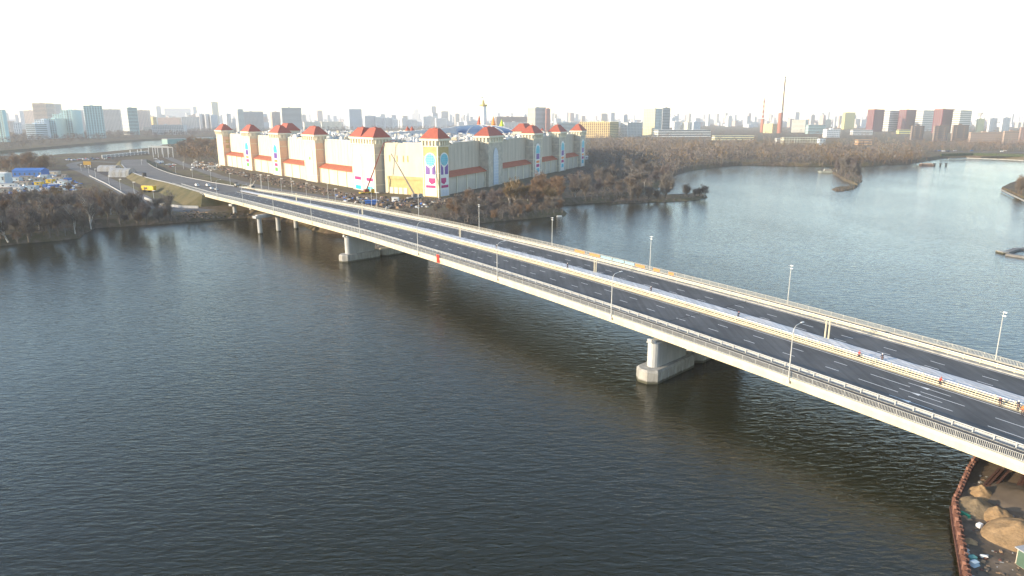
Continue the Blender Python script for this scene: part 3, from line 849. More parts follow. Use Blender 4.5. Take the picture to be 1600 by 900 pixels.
            for du in (-.26, .26):
                uu = u + du * w2; m = MB(); m.fpoly(fr2, arch(uu, w2 * .36, 4.6, 33), v + .05, v + .3); wf = m.build('window_surround', M_white, mall)
                m = MB(); m.fpoly(fr2, [(uu - w2 * .14, 12), (uu + w2 * .14, 12), (uu + w2 * .14, 14.4), (uu - w2 * .14, 14.4)], v + .3, v + .45); m.build('magenta_panel', M_magenta, wf)
                m = MB(); m.fpoly(fr2, [(uu - w2 * .12, 4.8), (uu + w2 * .12, 4.8), (uu + w2 * .12, 7.8), (uu - w2 * .12, 7.8)], v + .3, v + .45); m.build('blue_panel', M_blue, wf)
    glass(fr, uc, v0, w)
    if side_window:
        sfr, su, sv_, sw = side_window; glass(sfr, su, sv_, sw)
    return tw
# left facade
castle_tower(FL, 0, 38, 12, M_wall, M_wall_shade, 'corner', roofs=2, dent=8)
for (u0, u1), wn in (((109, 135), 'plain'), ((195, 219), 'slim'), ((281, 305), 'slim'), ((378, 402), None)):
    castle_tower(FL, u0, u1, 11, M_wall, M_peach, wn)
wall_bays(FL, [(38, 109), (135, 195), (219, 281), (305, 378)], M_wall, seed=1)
# dark frames on the flank of the farthest left tower
m = MB(); fr_s = (F_(FL, 378, 0), -nL, -dL)
for z in (24, 30): 
    m.fbox(fr_s, 3, 6.6, 0.05, .25, z, z + 3.6)
m.build('framed_panel', M_ochre, mall)
# chamfered corner
castle_tower((F_(FC, LC, 0), -dC, nC), 0, 13.5, 12, M_ochre, M_ochre, 'big', side_window=((PR, -nC, dC), 6.5, 0.0, 13), dent=4)
u_l = 4.0; m = MB(); m.fbox(FC, u_l, LC - 12.5, -6.2, -5.6, 3.6, ZW - .2); wc = m.build('wall', M_wall, mall)
jm = MB()
for z in np.arange(8, ZW - 1, 2.6): jm.fbox(FC, u_l + .2, LC - 13.4, -5.6, -5.52, z, z + .1)
tag(jm.build('cladding_joints', M_wall, wc), kind='stuff')
m = MB(); m.fbox(FC, 8, LC - 13.6, -5.6, -3.6, 14.6, 16.6); m.fbox(FC, 8, LC - 13.6, -5.6, -4.4, 3.6, 14.6); m.build('lower_wall', M_ochre, mall)
for q in range(4):
    m = MB(); u = 9.5 + q * 4.4; m.fbox(FC, u, u + 3.5, -4.4, -4.1, 3.8, 8.6); m.build('gate', M_cornice, mall)
for u in (9, 16, 22, 26):
    m = MB(); m.fbox(FC, u, u + .9, -5.6, -5.3, 27, 31.5); m.build('slot_window', M_ochre, mall)
# right facade
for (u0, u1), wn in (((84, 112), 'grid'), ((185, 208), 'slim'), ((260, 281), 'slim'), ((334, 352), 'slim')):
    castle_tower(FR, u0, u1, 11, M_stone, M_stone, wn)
wall_bays(FR, [(15.5, 84), (112, 185), (208, 260), (281, 334)], M_wall_shade, seed=2)
# inner roofs and rooftop things
for (u, v, fr) in ((262, -46, FL), (232, -40, FR)):
    m = MB(); m.fbox(fr, u, u + 26, v, v + 14, 39.5, 45.0); t2 = m.build('roof_pavilion', M_wall, mall)
    m = MB(); m.hip(fr, u - 1, u + 27, v - 1, v + 15, 45.0, 52.5, .3, 0, .5); m.build('roof', M_roofred, t2)
# heaps of membranes, ducts and crates on the flat roof
cm = [mat('roof_clutter_white', (0.58, 0.57, 0.54), .7, .1), mat('roof_clutter_grey', (0.25, 0.25, 0.26), .8, .2), mat('roof_clutter_tan', (0.5, 0.42, 0.30), .8, .2), mat('roof_clutter_slate', (0.16, 0.17, 0.19), .8, .2)]
def in_poly(p, poly):
    c = False; n = len(poly)
    for i in range(n):
        a, b = poly[i], poly[i - 1]
        if (a[1] > p[1]) != (b[1] > p[1]) and p[0] < (b[0] - a[0]) * (p[1] - a[1]) / (b[1] - a[1]) + a[0]: c = not c
    return c
rr = random.Random(11); m = MB(); cnt = 0
while cnt < 1900:
    p = (rr.uniform(-340, 90), rr.uniform(500, 960))
    if not in_poly(p, body) or rr.random() > 0.35 + (p[1] < 760) * .6: continue
    if (p[0] + 40) ** 2 + (p[1] - 800) ** 2 < 50 ** 2: continue
    h = rr.choice((.6, .9, 1.4, 2.2, 3.2)); m.box(p[0], p[1], 39.6, rr.uniform(1.2, 6), rr.uniform(1.2, 4), h, rr.uniform(0, 3), rr.choice((0, 0, 0, 1, 2, 2, 1, 3) if rr.random() < .5 else (0,)), rr.uniform(.5, 1)); cnt += 1
tag(m.build('roof_clutter', cm, mall), kind='stuff')
# blue glass dome
def dome(cx, cy, z0, rx, h, n=28, k=7):
    m = MB(); vs = []
    for j in range(k + 1):
        t = j / k * math.pi / 2
        for i in range(n): a = 2 * math.pi * i / n; vs.append((cx + rx * math.cos(t) * math.cos(a), cy + rx * math.cos(t) * math.sin(a), z0 + h * math.sin(t)))
    m.add(vs, [(j * n + i, j * n + (i + 1) % n, (j + 1) * n + (i + 1) % n, (j + 1) * n + i) for j in range(k) for i in range(n)]); return m, vs, n, k
m, vs, n_, k_ = dome(-38, 815, 39.6, 48, 10.5)
M_dome = mat('blue_dome_glass', (0.08, 0.13, 0.22), .35, .1, .1, spec=.5)
dm_ = m.build('glass_dome', M_dome, mall)
rb_ = MB()
for i in range(0, n_, 2):
    for j in range(k_): rb_.bar(Vector(vs[j * n_ + i]) * 1 + Vector((0, 0, .15)), Vector(vs[(j + 1) * n_ + i]) + Vector((0, 0, .15)), .7, .3)
tag(rb_.build('dome_ribs', M_steel, dm_), kind='stuff')
m = MB(); m.add([(-175, 690, 39.6), (-170, 684, 39.6), (-60, 770, 48), (-62, 778, 48), (-175, 690, 38), (-170, 684, 38), (-60, 770, 38), (-62, 778, 38)], [(0, 1, 2, 3), (0, 4, 5, 1), (1, 5, 6, 2)])
m.build('roof_ramp', M_membrane, mall)
# little fairy castle on the roof
P = at(757, 207, 40); P = Vector((-34.5, 868, 39.6))
m = MB(); zt_ = zat(P, 166); m.tube((P.x, P.y, 39), (P.x, P.y, zt_), 4.2, 3.6, 14); ct = m.build('castle_keep', M_white, mall)
m = MB(); m.tube((P.x, P.y, zt_), (P.x, P.y, zt_ + 2), 4.6, 4.6, 12); m.tube((P.x, P.y, zt_ + 2), (P.x, P.y, zt_ + 7), 1.9, 1.0, 8); m.tube((P.x, P.y, zt_ + 7), (P.x, P.y, zat(P, 152)), .2, .12, 6); m.build('keep_top', M_ochre, ct)
m = MB(); zf = zat(P, 153); m.box(P.x - 1.4, P.y, zf, 2.6, .15, 1.2, .4); m.build('flag', M_steel, ct)
for px_, yt, mt in ((749, 180, M_roofred), (771, 181, M_orange), (784, 186, mat('lime_turret', (.45, .55, .06))), (637, 197, M_roofred), (644, 197, M_roofred), (847, 200, M_roofred), (779, 203, M_roofred)):
    Y = 868 if px_ > 700 else 760
    Q = Vector(((px_ - 800) / FPX * (Y * CP + 18 * SP), Y, 39.6)); zt_ = zat(Q, yt)
    m = MB(); m.tube(Q, (Q.x, Q.y, 40 + (zt_ - 40) * .5), 2.5, 2.5, 8, 0); m.tube((Q.x, Q.y, 40 + (zt_ - 40) * .5), (Q.x, Q.y, zt_), 2.9, .1, 8, 1)
    m.build('turret', [M_orange if px_ in (749, 771) else M_wall, mt], mall)

# ------------------------------------------------------------------ city blocks
FAR_MATS = {}
def facade_far(name, col, win=(0.12, 0.13, 0.15)):
    """wall colour with a far-off grid of windows (blocks too far to tell the panes apart)"""
    if name in FAR_MATS: return FAR_MATS[name]
    m = bpy.data.materials.new(name); m.use_nodes = True
    n = m.node_tree.nodes; l = m.node_tree.links; b = n['Principled BSDF']; b.inputs['Roughness'].default_value = .8
    tc = n.new('ShaderNodeTexCoord'); sp = n.new('ShaderNodeSeparateXYZ'); l.new(tc.outputs['Object'], sp.inputs[0])
    def M(op, a, b_=None):
        q = n.new('ShaderNodeMath'); q.operation = op
        for i, x in enumerate((a, b_)):
            if x is None: continue
            if isinstance(x, (int, float)): q.inputs[i].default_value = x
            else: l.new(x, q.inputs[i])
        return q.outputs[0]
    u = M('ADD', sp.outputs[0], sp.outputs[1])
    fu = M('GREATER_THAN', M('FRACT', M('DIVIDE', u, 4.2)), .5); fv = M('GREATER_THAN', M('FRACT', M('DIVIDE', sp.outputs[2], 3.1)), .5)
    mx = n.new('ShaderNodeMix'); mx.data_type = 'RGBA'; l.new(M('MULTIPLY', fu, fv), mx.inputs['Factor'])
    mx.inputs[6].default_value = (*col, 1); mx.inputs[7].default_value = (*[c * .5 + w * .5 for c, w in zip(col, win)], 1)
    l.new(mx.outputs[2], b.inputs['Base Color']); FAR_MATS[name] = m; return m

def block(label, cat, x0, xm, x1, yb, yt, col, style='grid', col2=None, th=37, dmax=60, fl=4.4, name='apartment_block', group=None, win=None, hut=True, dmin=14, z0=4.0):
    """building whose near corner stands at pixel (xm, yb); left face reaches x0, right face x1, roof row yt"""
    col = tuple(min(.74, c * 1.22) for c in col) if max(col) > .3 else col
    P = at(xm, yb, z0); t = R(th)
    e1 = Vector((math.cos(t), math.sin(t), 0)); e2 = Vector((-math.sin(t), math.cos(t), 0))
    w = run_to(P, e1, x1); d = run_to(P, e2, x0) if x0 < xm - .5 else dmin
    if not (0 < w < 400): w = 30
    if not (0 < d < dmax): d = dmax if x0 < xm - .5 else dmin
    H = zat(P, yt) - z0
    root = empty(name, P, label, cat, group, t)
    cname = 'wall_%.2f_%.2f_%.2f' % tuple(col)
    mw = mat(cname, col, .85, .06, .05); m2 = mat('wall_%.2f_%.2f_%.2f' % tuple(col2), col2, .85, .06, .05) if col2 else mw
    mg = mat('window_glass_%s' % ('tint' if win else 'plain'), win or (0.11, 0.135, 0.15), .4, .3, .2, spec=.5)
    def lb(name, shapes, mats, par, kind=None):
        m = MB()
        for s_ in shapes: m.add([(a + 0, b, c) for (a, b, c) in s_[0]], MB.BF if len(s_[0]) == 8 else [(0, 1, 2, 3)], s_[1])
        me = bpy.data.meshes.new(name); me.from_pydata(m.v, [], m.f)
        for q in mats: me.materials.append(q)
        if len(mats) > 1: me.polygons.foreach_set('material_index', m.m)
        o = bpy.data.objects.new(name, me); COL.objects.link(o); o.parent = par
        if kind: o['kind'] = kind
        return o
    def bx(a0, a1, b0, b1, c0, c1, mi=0): return ([(a0, b0, c0), (a1, b0, c0), (a1, b1, c0), (a0, b1, c0), (a0, b0, c1), (a1, b0, c1), (a1, b1, c1), (a0, b1, c1)], mi)
    body_ = bx(0, w, 0, d, -1, H)
    wl = lb('wall', [body_], [mw], root)
    if col2: lb('side_wall', [bx(-.25, .1, .0, d, -1, H - .1)], [m2], root)  # for many blocks the sunlit look of this face is put into its colour
    nf = max(2, int(H / fl)); fh = H / nf; sh = []
    kx = min(34, max(2, int(w / 5.6))); ky = min(26, max(1, int(d / 5.6)))
    def front(a0, a1, c0, c1, p=.08, mi=0): return bx(a0, a1, -p, .05, c0, c1, mi)
    def left(b0, b1, c0, c1, p=.08, mi=0): 
        p += .25 if col2 else 0
        return bx(-p, .05, b0, b1, c0, c1, mi)
    def right(b0, b1, c0, c1, p=.08, mi=0): return bx(w - .05, w + p, b0, b1, c0, c1, mi)
    if style == 'grid':
        for f in range(nf):
            z = f * fh + fh * .3
            for i in range(kx): a = w * (i + .25) / kx; sh.append(front(a, a + w / kx * .5, z, z + fh * .5))
            for i in range(ky): a = d * (i + .25) / ky; sh.append(left(a, a + d / ky * .5, z, z + fh * .5)); sh.append(right(a, a + d / ky * .5, z, z + fh * .5))
        lb('window_panes', sh, [mg], root, 'stuff')
    elif style == 'bands':
        for f in range(nf):
            z = f * fh + fh * .35; sh.append(front(.6, w - .6, z, z + fh * .5)); sh.append(left(.6, d - .6, z, z + fh * .5)); sh.append(right(.6, d - .6, z, z + fh * .5))
        lb('window_bands', sh, [mg], root, 'stuff')
        sl = [front(.2, w - .2, f * fh + fh * .05, f * fh + fh * .3, .9) for f in range(1, nf)]
        lb('balcony_slabs', sl, [mw], root, 'stuff')
    elif style == 'ribs':
        sh = [front(.5, w - .5, 1, H - 1.5, .1), left(.5, d - .5, 1, H - 1.5, .1)]; lb('glazing', sh, [mg], root)
        k = max(3, int(w / 5)); rb2 = [front(w * i / k - .9, w * i / k + .9, 0, H + .5, .9) for i in range(k + 1)]
        k2 = max(2, int(d / 5)); rb2 += [left(d * i / k2 - 1.4, d * i / k2 + 1.4, 0, H + .5, .9) for i in range(k2 + 1)]
        lb('ribs', rb2, [mw], root, 'stuff')
        lb('floor_slabs', [front(.3, w - .3, f * fh, f * fh + fh * .45, .35) for f in range(1, nf)] + [left(.3, d - .3, f * fh, f * fh + fh * .45, .35) for f in range(1, nf)], [mw], root, 'stuff')
    elif style == 'balcony':
        for f in range(nf):
            z = f * fh + fh * .3
            for i in range(kx): a = w * (i + .2) / kx; sh.append(front(a, a + w / kx * .6, z, z + fh * .55))
            for i in range(ky): a = d * (i + .25) / ky; sh.append(left(a, a + d / ky * .5, z, z + fh * .5))
        lb('window_panes', sh, [mg], root, 'stuff')
        sl = []
        for c in range(max(1, kx // 3)):
            a = w * (c + .5) / max(1, kx // 3) - 2.2
            sl += [front(a, a + 4.4, f * fh + .1, f * fh + fh * .42, 1.4) for f in range(1, nf)]
        lb('balconies', sl, [mw], root, 'stuff')
    elif style == 'frame':
        for f in range(nf):
            for i in range(kx): a = w * (i + .15) / kx; sh.append(front(a, a + w / kx * .7, f * fh + fh * .2, f * fh + fh * .95, .06))
            for i in range(ky): a = d * (i + .15) / ky; sh.append(left(a, a + d / ky * .7, f * fh + fh * .2, f * fh + fh * .95, .06))
        lb('dark_bay_plates', sh, [mat('dark_bay_tone', (.06, .05, .045), .9)], root, 'stuff')  # dark plates: the shade inside open floors is put in as colour
    elif style == 'stripes':
        nf2 = max(3, int(H / 7)); fh2 = H / nf2
        lb('glass_bands', [front(.4, w - .4, f * fh2 + fh2 * .3, (f + 1) * fh2, .1) for f in range(nf2)] + [left(.4, d - .4, f * fh2 + fh2 * .35, f * fh2 + fh2 * .85, .1) for f in range(nf2)], [mg], root, 'stuff')
        lb('white_ledges', [front(-.4, w + .4, f * fh2, f * fh2 + fh2 * .3, .8) for f in range(nf2)] + [left(0, d, f * fh2, f * fh2 + fh2 * .3, .8) for f in range(nf2)], [mat('white_ledge', (.72, .72, .70))], root, 'stuff')
    if hut:
        lb('parapet', [bx(-.3, w + .3, -.3, .3, H - .3, H + .9), bx(-.35, .25, .3, d, H - .3, H + .9), bx(w - .25, w + .35, .3, d, H - .3, H + .9)], [mw], root)
        lb('roof_hut', [bx(w * .35, w * .35 + min(9, w * .35), d * .3, d * .3 + min(7, d * .5), H - .2, H + 3.4)], [m2], root)
    return root
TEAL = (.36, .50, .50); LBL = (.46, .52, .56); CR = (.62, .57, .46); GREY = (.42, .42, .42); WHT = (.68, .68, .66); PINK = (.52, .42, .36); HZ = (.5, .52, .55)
B = block
B('teal and white tower block at the left edge of the photo', 'building', -22, -22, 11, 222, 172, TEAL, 'balcony', th=5)
B('plain pale blue slab block, leftmost of the riverside row of five', 'building', 40, 43, 58, 218, 194, LBL, 'bands', th=8)
B('teal tower block, second from left in the stepped riverside row', 'building', 57, 58, 73, 217, 187.5, LBL, 'balcony', th=8)
B('teal tower block in the middle of the stepped riverside row', 'building', 71, 73, 91, 216.5, 186, TEAL, 'balcony', th=8)
B('teal tower block, fourth from left in the stepped riverside row', 'building', 85, 87, 106, 215.5, 179, TEAL, 'balcony', th=8)
B('tall teal tower block closing the stepped riverside row on the right', 'building', 99, 101, 117, 215.5, 172.5, TEAL, 'balcony', th=8)
B('tall beige tower block rising behind the stepped riverside row', 'building', 56, 57, 78, 208, 161.5, PINK, 'bands', th=10)
B('grey slab tower directly right of the tall beige tower', 'building', 76, 77, 92, 204, 162.5, GREY, 'bands', th=10)
B('low beige housing block left of the tall beige tower', 'building', 40, 41, 57, 203, 173, PINK, 'grid', th=10)
B('small white block with a blank lit end near the left edge', 'building', 24, 34, 42, 200, 173.5, WHT, 'grid', th=40)
B('white low block behind bare trees near the left edge', 'building', 17, 23, 33, 210, 191.5, WHT, 'grid', th=30)
B('red-brown low house beside the teal tower at the left edge', 'building', 8, 10, 17, 206, 190, PINK, 'grid', th=20)
B('grey ribbed slab block between two teal riverside groups', 'building', 108, 110, 131, 206, 172, GREY, 'ribs', th=12)
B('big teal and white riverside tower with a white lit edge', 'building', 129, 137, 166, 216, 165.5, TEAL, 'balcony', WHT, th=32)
B('grey ribbed block right of the big teal riverside tower', 'building', 160, 162, 191, 206, 171, GREY, 'ribs', th=14)
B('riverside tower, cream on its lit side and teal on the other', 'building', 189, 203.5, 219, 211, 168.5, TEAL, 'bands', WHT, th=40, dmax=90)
B('beige block with reddish upper floors right of the cream and teal tower', 'building', 212, 214, 235, 204, 172.5, PINK, 'grid', th=20)
B('narrow yellow and brown tower block near the river bend', 'building', 233, 241, 246, 203, 183, (.58, .45, .22), 'ribs', th=38)
B('long low grey housing slab along the far river bank', 'building', 237, 239, 288, 210.5, 195.5, GREY, 'ribs', th=16)
B('grey office building with arched top floors at the far river bank', 'building', 284, 286, 310, 205, 183, GREY, 'grid', th=16)
B('long white house with a brick red roof behind the grey slab', 'building', 246, 248, 282, 201, 184, (.60, .40, .30), 'grid', th=16)
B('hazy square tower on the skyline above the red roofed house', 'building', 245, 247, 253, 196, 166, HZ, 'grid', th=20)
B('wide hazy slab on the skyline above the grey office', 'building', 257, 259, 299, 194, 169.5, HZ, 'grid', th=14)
B('pale hazy tower with bright roof edge left of the ribbed trio', 'building', 298, 304, 310, 196, 167, WHT, 'grid', th=38)
B('first slab of the white and grey ribbed trio left of the mall', 'building', 307, 314, 318, 204, 178, WHT, 'grid', GREY, th=38)
B('second slab of the white and grey ribbed trio left of the mall', 'building', 317, 323, 327, 204, 178, WHT, 'grid', th=38)
B('third slab, bluish, of the ribbed trio left of the mall', 'building', 326, 331, 342, 204, 180, LBL, 'grid', WHT, th=34)
B('tallest beige tower behind the leftmost mall tower', 'building', 330, 334, 344, 200, 159.5, CR, 'grid', th=36)
B('white round-cornered tower just right of the leftmost mall tower', 'building', 345, 356, 363, 205, 178, WHT, 'grid', th=36)
B('light blue wedge-topped slab behind the second mall tower', 'building', 370, 374, 383, 206, 171, (.52, .6, .66), 'bands', WHT, th=30)
B('row of grey slab blocks behind the second and third mall towers', 'building', 380, 382, 413, 205, 174.5, GREY, 'ribs', th=22)
B('beige block with brick edge left of the big blue-grey slab', 'building', 423, 427, 441, 204, 175, PINK, 'ribs', th=26)
B('big blue-grey double slab with a white lit end behind the third mall tower', 'building', 439, 442.5, 473, 206, 168.5, (.40, .44, .47), 'bands', WHT, th=24)
B('low white block row between the blue-grey slab and the blue ribbed tower', 'building', 474, 476, 502, 203, 191, CR, 'grid', th=24)
B('low pinkish block row left of the blue ribbed tower', 'building', 500, 503, 534, 202, 190.5, CR, 'grid', th=24)
B('small beige tower on the skyline above the low block rows', 'building', 495, 497, 505, 196, 173, PINK, 'grid', th=24)
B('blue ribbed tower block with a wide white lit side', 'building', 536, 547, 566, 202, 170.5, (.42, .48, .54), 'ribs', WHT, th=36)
for i, (a, b, c, yt) in enumerate(((568, 571, 588, 181), (586, 589, 602, 183), (600, 603, 615, 184), (612, 615, 622, 187))):
    B('%s of four white and blue terrace blocks right of the blue ribbed tower' % ('first', 'second', 'third', 'fourth')[i], 'building', a, b, c, 201.5, yt, (.6, .62, .62), 'ribs', th=28, group='white and blue terrace blocks')
B('long pale slab block under the spired skyscraper', 'building', 621, 624, 652, 200.5, 187, (.58, .6, .62), 'ribs', th=20)
B('pale slab block right of the spired skyscraper', 'building', 660, 662, 682, 200.5, 182, (.58, .6, .62), 'ribs', th=20)
B('pale slab block with a grey top left of the mall corner tower', 'building', 680, 682, 698, 200.5, 185, (.6, .6, .6), 'ribs', th=20)
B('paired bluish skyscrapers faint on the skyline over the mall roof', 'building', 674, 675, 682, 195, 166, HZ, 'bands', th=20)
B('grey block on the skyline right of the paired skyscrapers', 'building', 689, 690, 701, 196, 174, GREY, 'bands', th=20)
B('brown exhibition hall with a flat white roof behind the fairy castle', 'building', 773, 776, 824, 203, 182.5, (.30, .20, .18), 'bands', th=16)
B('grey glazed office grid behind the mall right of the fairy castle', 'building', 786, 788, 828, 206, 191, GREY, 'grid', th=16)
B('tower with cream-lit, grey and brick red faces above the mall', 'building', 824, 836, 853, 208, 168, (.42, .45, .48), 'bands', CR, th=30, dmax=90)
B('brick red slab attached to the right of the cream-lit and grey tower', 'building', 852, 853, 859.5, 208, 170, (.42, .17, .13), 'bands', th=20)
B('low bluish glass office right of the brick red slab', 'building', 865, 870, 901, 209, 191.5, (.36, .44, .47), 'bands', th=18)
B('yellow concrete building shell with open floors right of the mall', 'building', 905, 952, 966, 215, 191, (.66, .50, .24), 'frame', (.66, .50, .24), th=66, dmax=200)
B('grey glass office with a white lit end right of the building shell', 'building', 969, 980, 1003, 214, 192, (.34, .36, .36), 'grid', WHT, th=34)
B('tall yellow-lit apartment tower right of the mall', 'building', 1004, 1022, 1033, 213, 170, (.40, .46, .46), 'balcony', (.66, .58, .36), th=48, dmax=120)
B('grey tower attached to the right of the yellow-lit apartment tower', 'building', 1032, 1033.5, 1045.5, 212, 169, GREY, 'bands', th=24)
B('long low white factory wing right of the yellow-lit tower', 'building', 1020, 1028, 1110, 214, 203, (.70, .66, .55), 'stripes', th=10, hut=False)
for i, (a, b, c, yt) in enumerate(((1050, 1053, 1063, 190), (1065, 1074, 1078, 191), (1077, 1083, 1094, 190.5))):
    B('%s of three small blocks behind the long factory wing' % ('left', 'middle', 'right')[i], 'building', a, b, c, 206, yt, (WHT, CR, LBL)[i], 'grid', th=30, group='small blocks behind the factory')
B('cream low factory building with a barrel roof by the wood', 'building', 1112, 1116, 1178, 219, 212, (.64, .56, .36), 'bands', th=8, hut=False)
B('yellow power station hall between the two brick chimneys', 'building', 1192, 1206, 1214, 208, 194, (.60, .50, .24), 'grid', th=50)
B('white and teal power station block right of the chimneys', 'building', 1236, 1257, 1262, 207, 187, TEAL, 'bands', (.68, .66, .58), th=62, dmax=120, hut=False)
B('low teal hall right of the white power station block', 'building', 1258, 1262, 1289, 209, 195, TEAL, 'bands', th=14, hut=False)
B('white office building with rows of windows right of the teal hall', 'building', 1285, 1291, 1312, 215, 202.5, WHT, 'grid', th=16)
B('long white warehouse with small windows above the bare wood', 'building', 1219, 1224, 1278, 226, 215, (.68, .62, .48), 'frame', th=8, hut=False)
B('small grey kiosk building left of the long white warehouse', 'building', 1210, 1213, 1219, 225, 216, GREY, 'grid', th=12, hut=False)
B('small grey shed right of the long white warehouse', 'building', 1276, 1280, 1289, 227, 217, LBL, 'grid', th=12, hut=False)
B('small orange brick hall above the right wood', 'building', 1335, 1340, 1362, 226, 218.5, (.58, .34, .18), 'bands', th=10, hut=False)
B('white tent-roofed pavilion below the first dark red slab', 'building', 1328, 1332, 1363, 211, 203, (.72, .72, .70), 'bands', th=10, hut=False)
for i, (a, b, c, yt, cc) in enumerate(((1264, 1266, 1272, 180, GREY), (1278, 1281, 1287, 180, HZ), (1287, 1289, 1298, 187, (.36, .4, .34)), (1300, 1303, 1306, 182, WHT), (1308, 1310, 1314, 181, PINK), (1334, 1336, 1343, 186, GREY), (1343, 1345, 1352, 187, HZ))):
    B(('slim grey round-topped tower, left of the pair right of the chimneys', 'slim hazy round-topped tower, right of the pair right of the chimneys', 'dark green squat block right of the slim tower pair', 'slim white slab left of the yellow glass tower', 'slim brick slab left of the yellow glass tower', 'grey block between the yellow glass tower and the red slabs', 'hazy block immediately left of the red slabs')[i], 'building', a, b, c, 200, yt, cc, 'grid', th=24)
B('yellow glass tower under construction left of the red slabs', 'building', 1314, 1318, 1334, 202, 176, (.58, .50, .18), 'grid', th=24)
RED = (.17, .04, .05); RED_SUNLIT = (.62, .32, .16)  # the orange is the red slabs' sunlit left face, put into the wall colour
for i, (a, b, c, yt, yb) in enumerate(((1353, 1362, 1378, 171, 206), (1402, 1412, 1430, 171.5, 205), (1456, 1468, 1487, 170.5, 208))):
    B('dark red apartment slab, %s of three in the red and striped row' % ('left', 'middle', 'right')[i], 'building', a, b, c, yb, yt, RED, 'ribs', RED_SUNLIT, th=44, dmax=120, group='dark red slabs')
for i, (a, b, c, yt, yb) in enumerate(((1377, 1387, 1404, 173, 205), (1428, 1439, 1458, 172.5, 205), (1485, 1496, 1514, 172.5, 208))):
    B('white and grey striped slab, %s of three in the red and striped row' % ('left', 'middle', 'right')[i], 'building', a, b, c, yb, yt, (.30, .33, .36), 'stripes', WHT, th=44, dmax=120, group='striped slabs')
B('low yellow school building at the foot of the striped slabs', 'building', 1400, 1404, 1424, 209, 203, (.66, .58, .20), 'bands', th=10, hut=False)
BR = (.27, .20, .165)
for i, (a, b, c, yt, yb) in enumerate(((1421, 1423, 1442, 197, 219), (1456, 1458, 1480, 197, 221), (1485, 1487, 1511, 195.5, 220))):
    B('brown brick nine-storey block, %s of three in front of the striped slabs' % ('left', 'middle', 'right')[i], 'building', a, b, c, yb, yt, BR, 'balcony', th=14, group='brown brick blocks')
B('long five-storey brick house near the right edge', 'building', 1512, 1515, 1567, 222, 207.5, (.34, .25, .20), 'grid', th=8)
B('brick house right of the long five-storey brick house', 'building', 1565, 1567, 1590, 224, 205.5, (.34, .25, .20), 'grid', th=10)
B('reddish brick block cut by the right edge of the photo', 'building', 1590, 1592, 1640, 222, 200, (.34, .23, .20), 'grid', th=8)
B('pale stepped white tower near the right edge, left one', 'building', 1541, 1544, 1556, 206, 185, WHT, 'balcony', th=30)
B('pale stepped white tower near the right edge, right one', 'building', 1561, 1564, 1576, 206, 184, WHT, 'balcony', th=30)
B('hazy yellowish block left of the stepped white towers', 'building', 1523, 1526, 1536, 207, 186, (.6, .56, .3), 'grid', th=30)

# chimneys and masts
def chimney(label, px_, yb, yt, r0, r1, bands=True, base=0.0):
    P = at(px_, yb, 4); H = zat(P, yt) - 4; root = empty('chimney', P, label, 'chimney')
    n = 14
    for i in range(n):
        a, b = i / n, (i + 1) / n
        if base and i < n * base: continue
        m = MB(); m.tube((P.x, P.y, 4 + H * a), (P.x, P.y, 4 + H * b), r0 + (r1 - r0) * a, r0 + (r1 - r0) * b, 12)
        m.build('stack_ring', mat('chimney_red', (.28, .08, .06)) if (i % 2 == 0 or not bands) else mat('chimney_pale', (.42, .36, .33)), root)
    if base:
        m = MB(); m.tube((P.x, P.y, 3), (P.x, P.y, 4 + H * base), r0 * 1.35, r0 * (1 + .2), 14); m.build('stack_base', mat('chimney_brick', (.34, .13, .085)), root)
    m = MB()
    for q in (.5, .72, .98): m.tube((P.x, P.y, 4 + H * q), (P.x, P.y, 4 + H * q + 1.5), r0 * 1.1, r0 * 1.1, 10)
    m.build('gallery', M_steel, root)
chimney('slender red and white banded chimney, left of the two brick chimneys', 1190, 207, 153, 4.8, 2.6, True, .4)
P = at(1217, 208, 4); r = empty('chimney', P, 'thick brick chimney with a white ring, right of the two', 'chimney')
m = MB(); m.tube((P.x, P.y, 3), (P.x, P.y, zat(P, 176)), 8, 6.2, 16); m.build('stack', mat('chimney_brick', (.34, .13, .085)), r)
m = MB(); m.tube((P.x, P.y, zat(P, 176)), (P.x, P.y, zat(P, 172)), 6.4, 6.4, 16); m.build('ring', M_white, r)
P = at(1219.5, 208, 4); r = empty('lattice_mast', P, 'very tall thin red and white lattice mast beside the thick chimney', 'mast')
m = MB(); zt_ = zat(P, 119); K = 12
for i in range(K):
    a, b = 4 + (zt_ - 4) * i / K, 4 + (zt_ - 4) * (i + 1) / K; w_ = 3.6 - 1.8 * i / K
    for sx, sy in ((1, 1), (1, -1), (-1, 1), (-1, -1)): m.bar((P.x + sx * w_ / 2, P.y + sy * w_ / 2, a), (P.x + sx * (w_ - .15) / 2, P.y + sy * (w_ - .15) / 2, b), 1.9, mi=i % 2)
    m.bar((P.x - w_ / 2, P.y - w_ / 2, a), (P.x + w_ / 2, P.y - w_ / 2, b), 1.0, mi=i % 2); m.bar((P.x + w_ / 2, P.y - w_ / 2, a), (P.x - w_ / 2, P.y - w_ / 2, b), 1.0, mi=i % 2)
tag(m.build('lattice', [mat('mast_red', (.12, .03, .03)), mat('mast_grey', (.10, .09, .09))], r), kind='stuff')
for q in (.52, .58, .72, .95): 
    m = MB(); m.tube((P.x, P.y, 4 + (zt_ - 4) * q), (P.x, P.y, 4 + (zt_ - 4) * q + 3), 2.6, 2.6, 10); m.build('platform', M_steel, r)
for i, x in enumerate((1203.5, 1208.5, 1214.5)):
    P = at(x, 196, 4); m = MB(); m.tube((P.x, P.y, 3), (P.x, P.y, zat(P, 170)), 5, 3.4, 10)
    tag(m.build('chimney', mat('hazy_grey_stack', (.5, .47, .45))), 'faint far chimney, %s of three between the brick chimneys' % ('left', 'middle', 'right')[i], 'chimney', 'faint far chimneys')
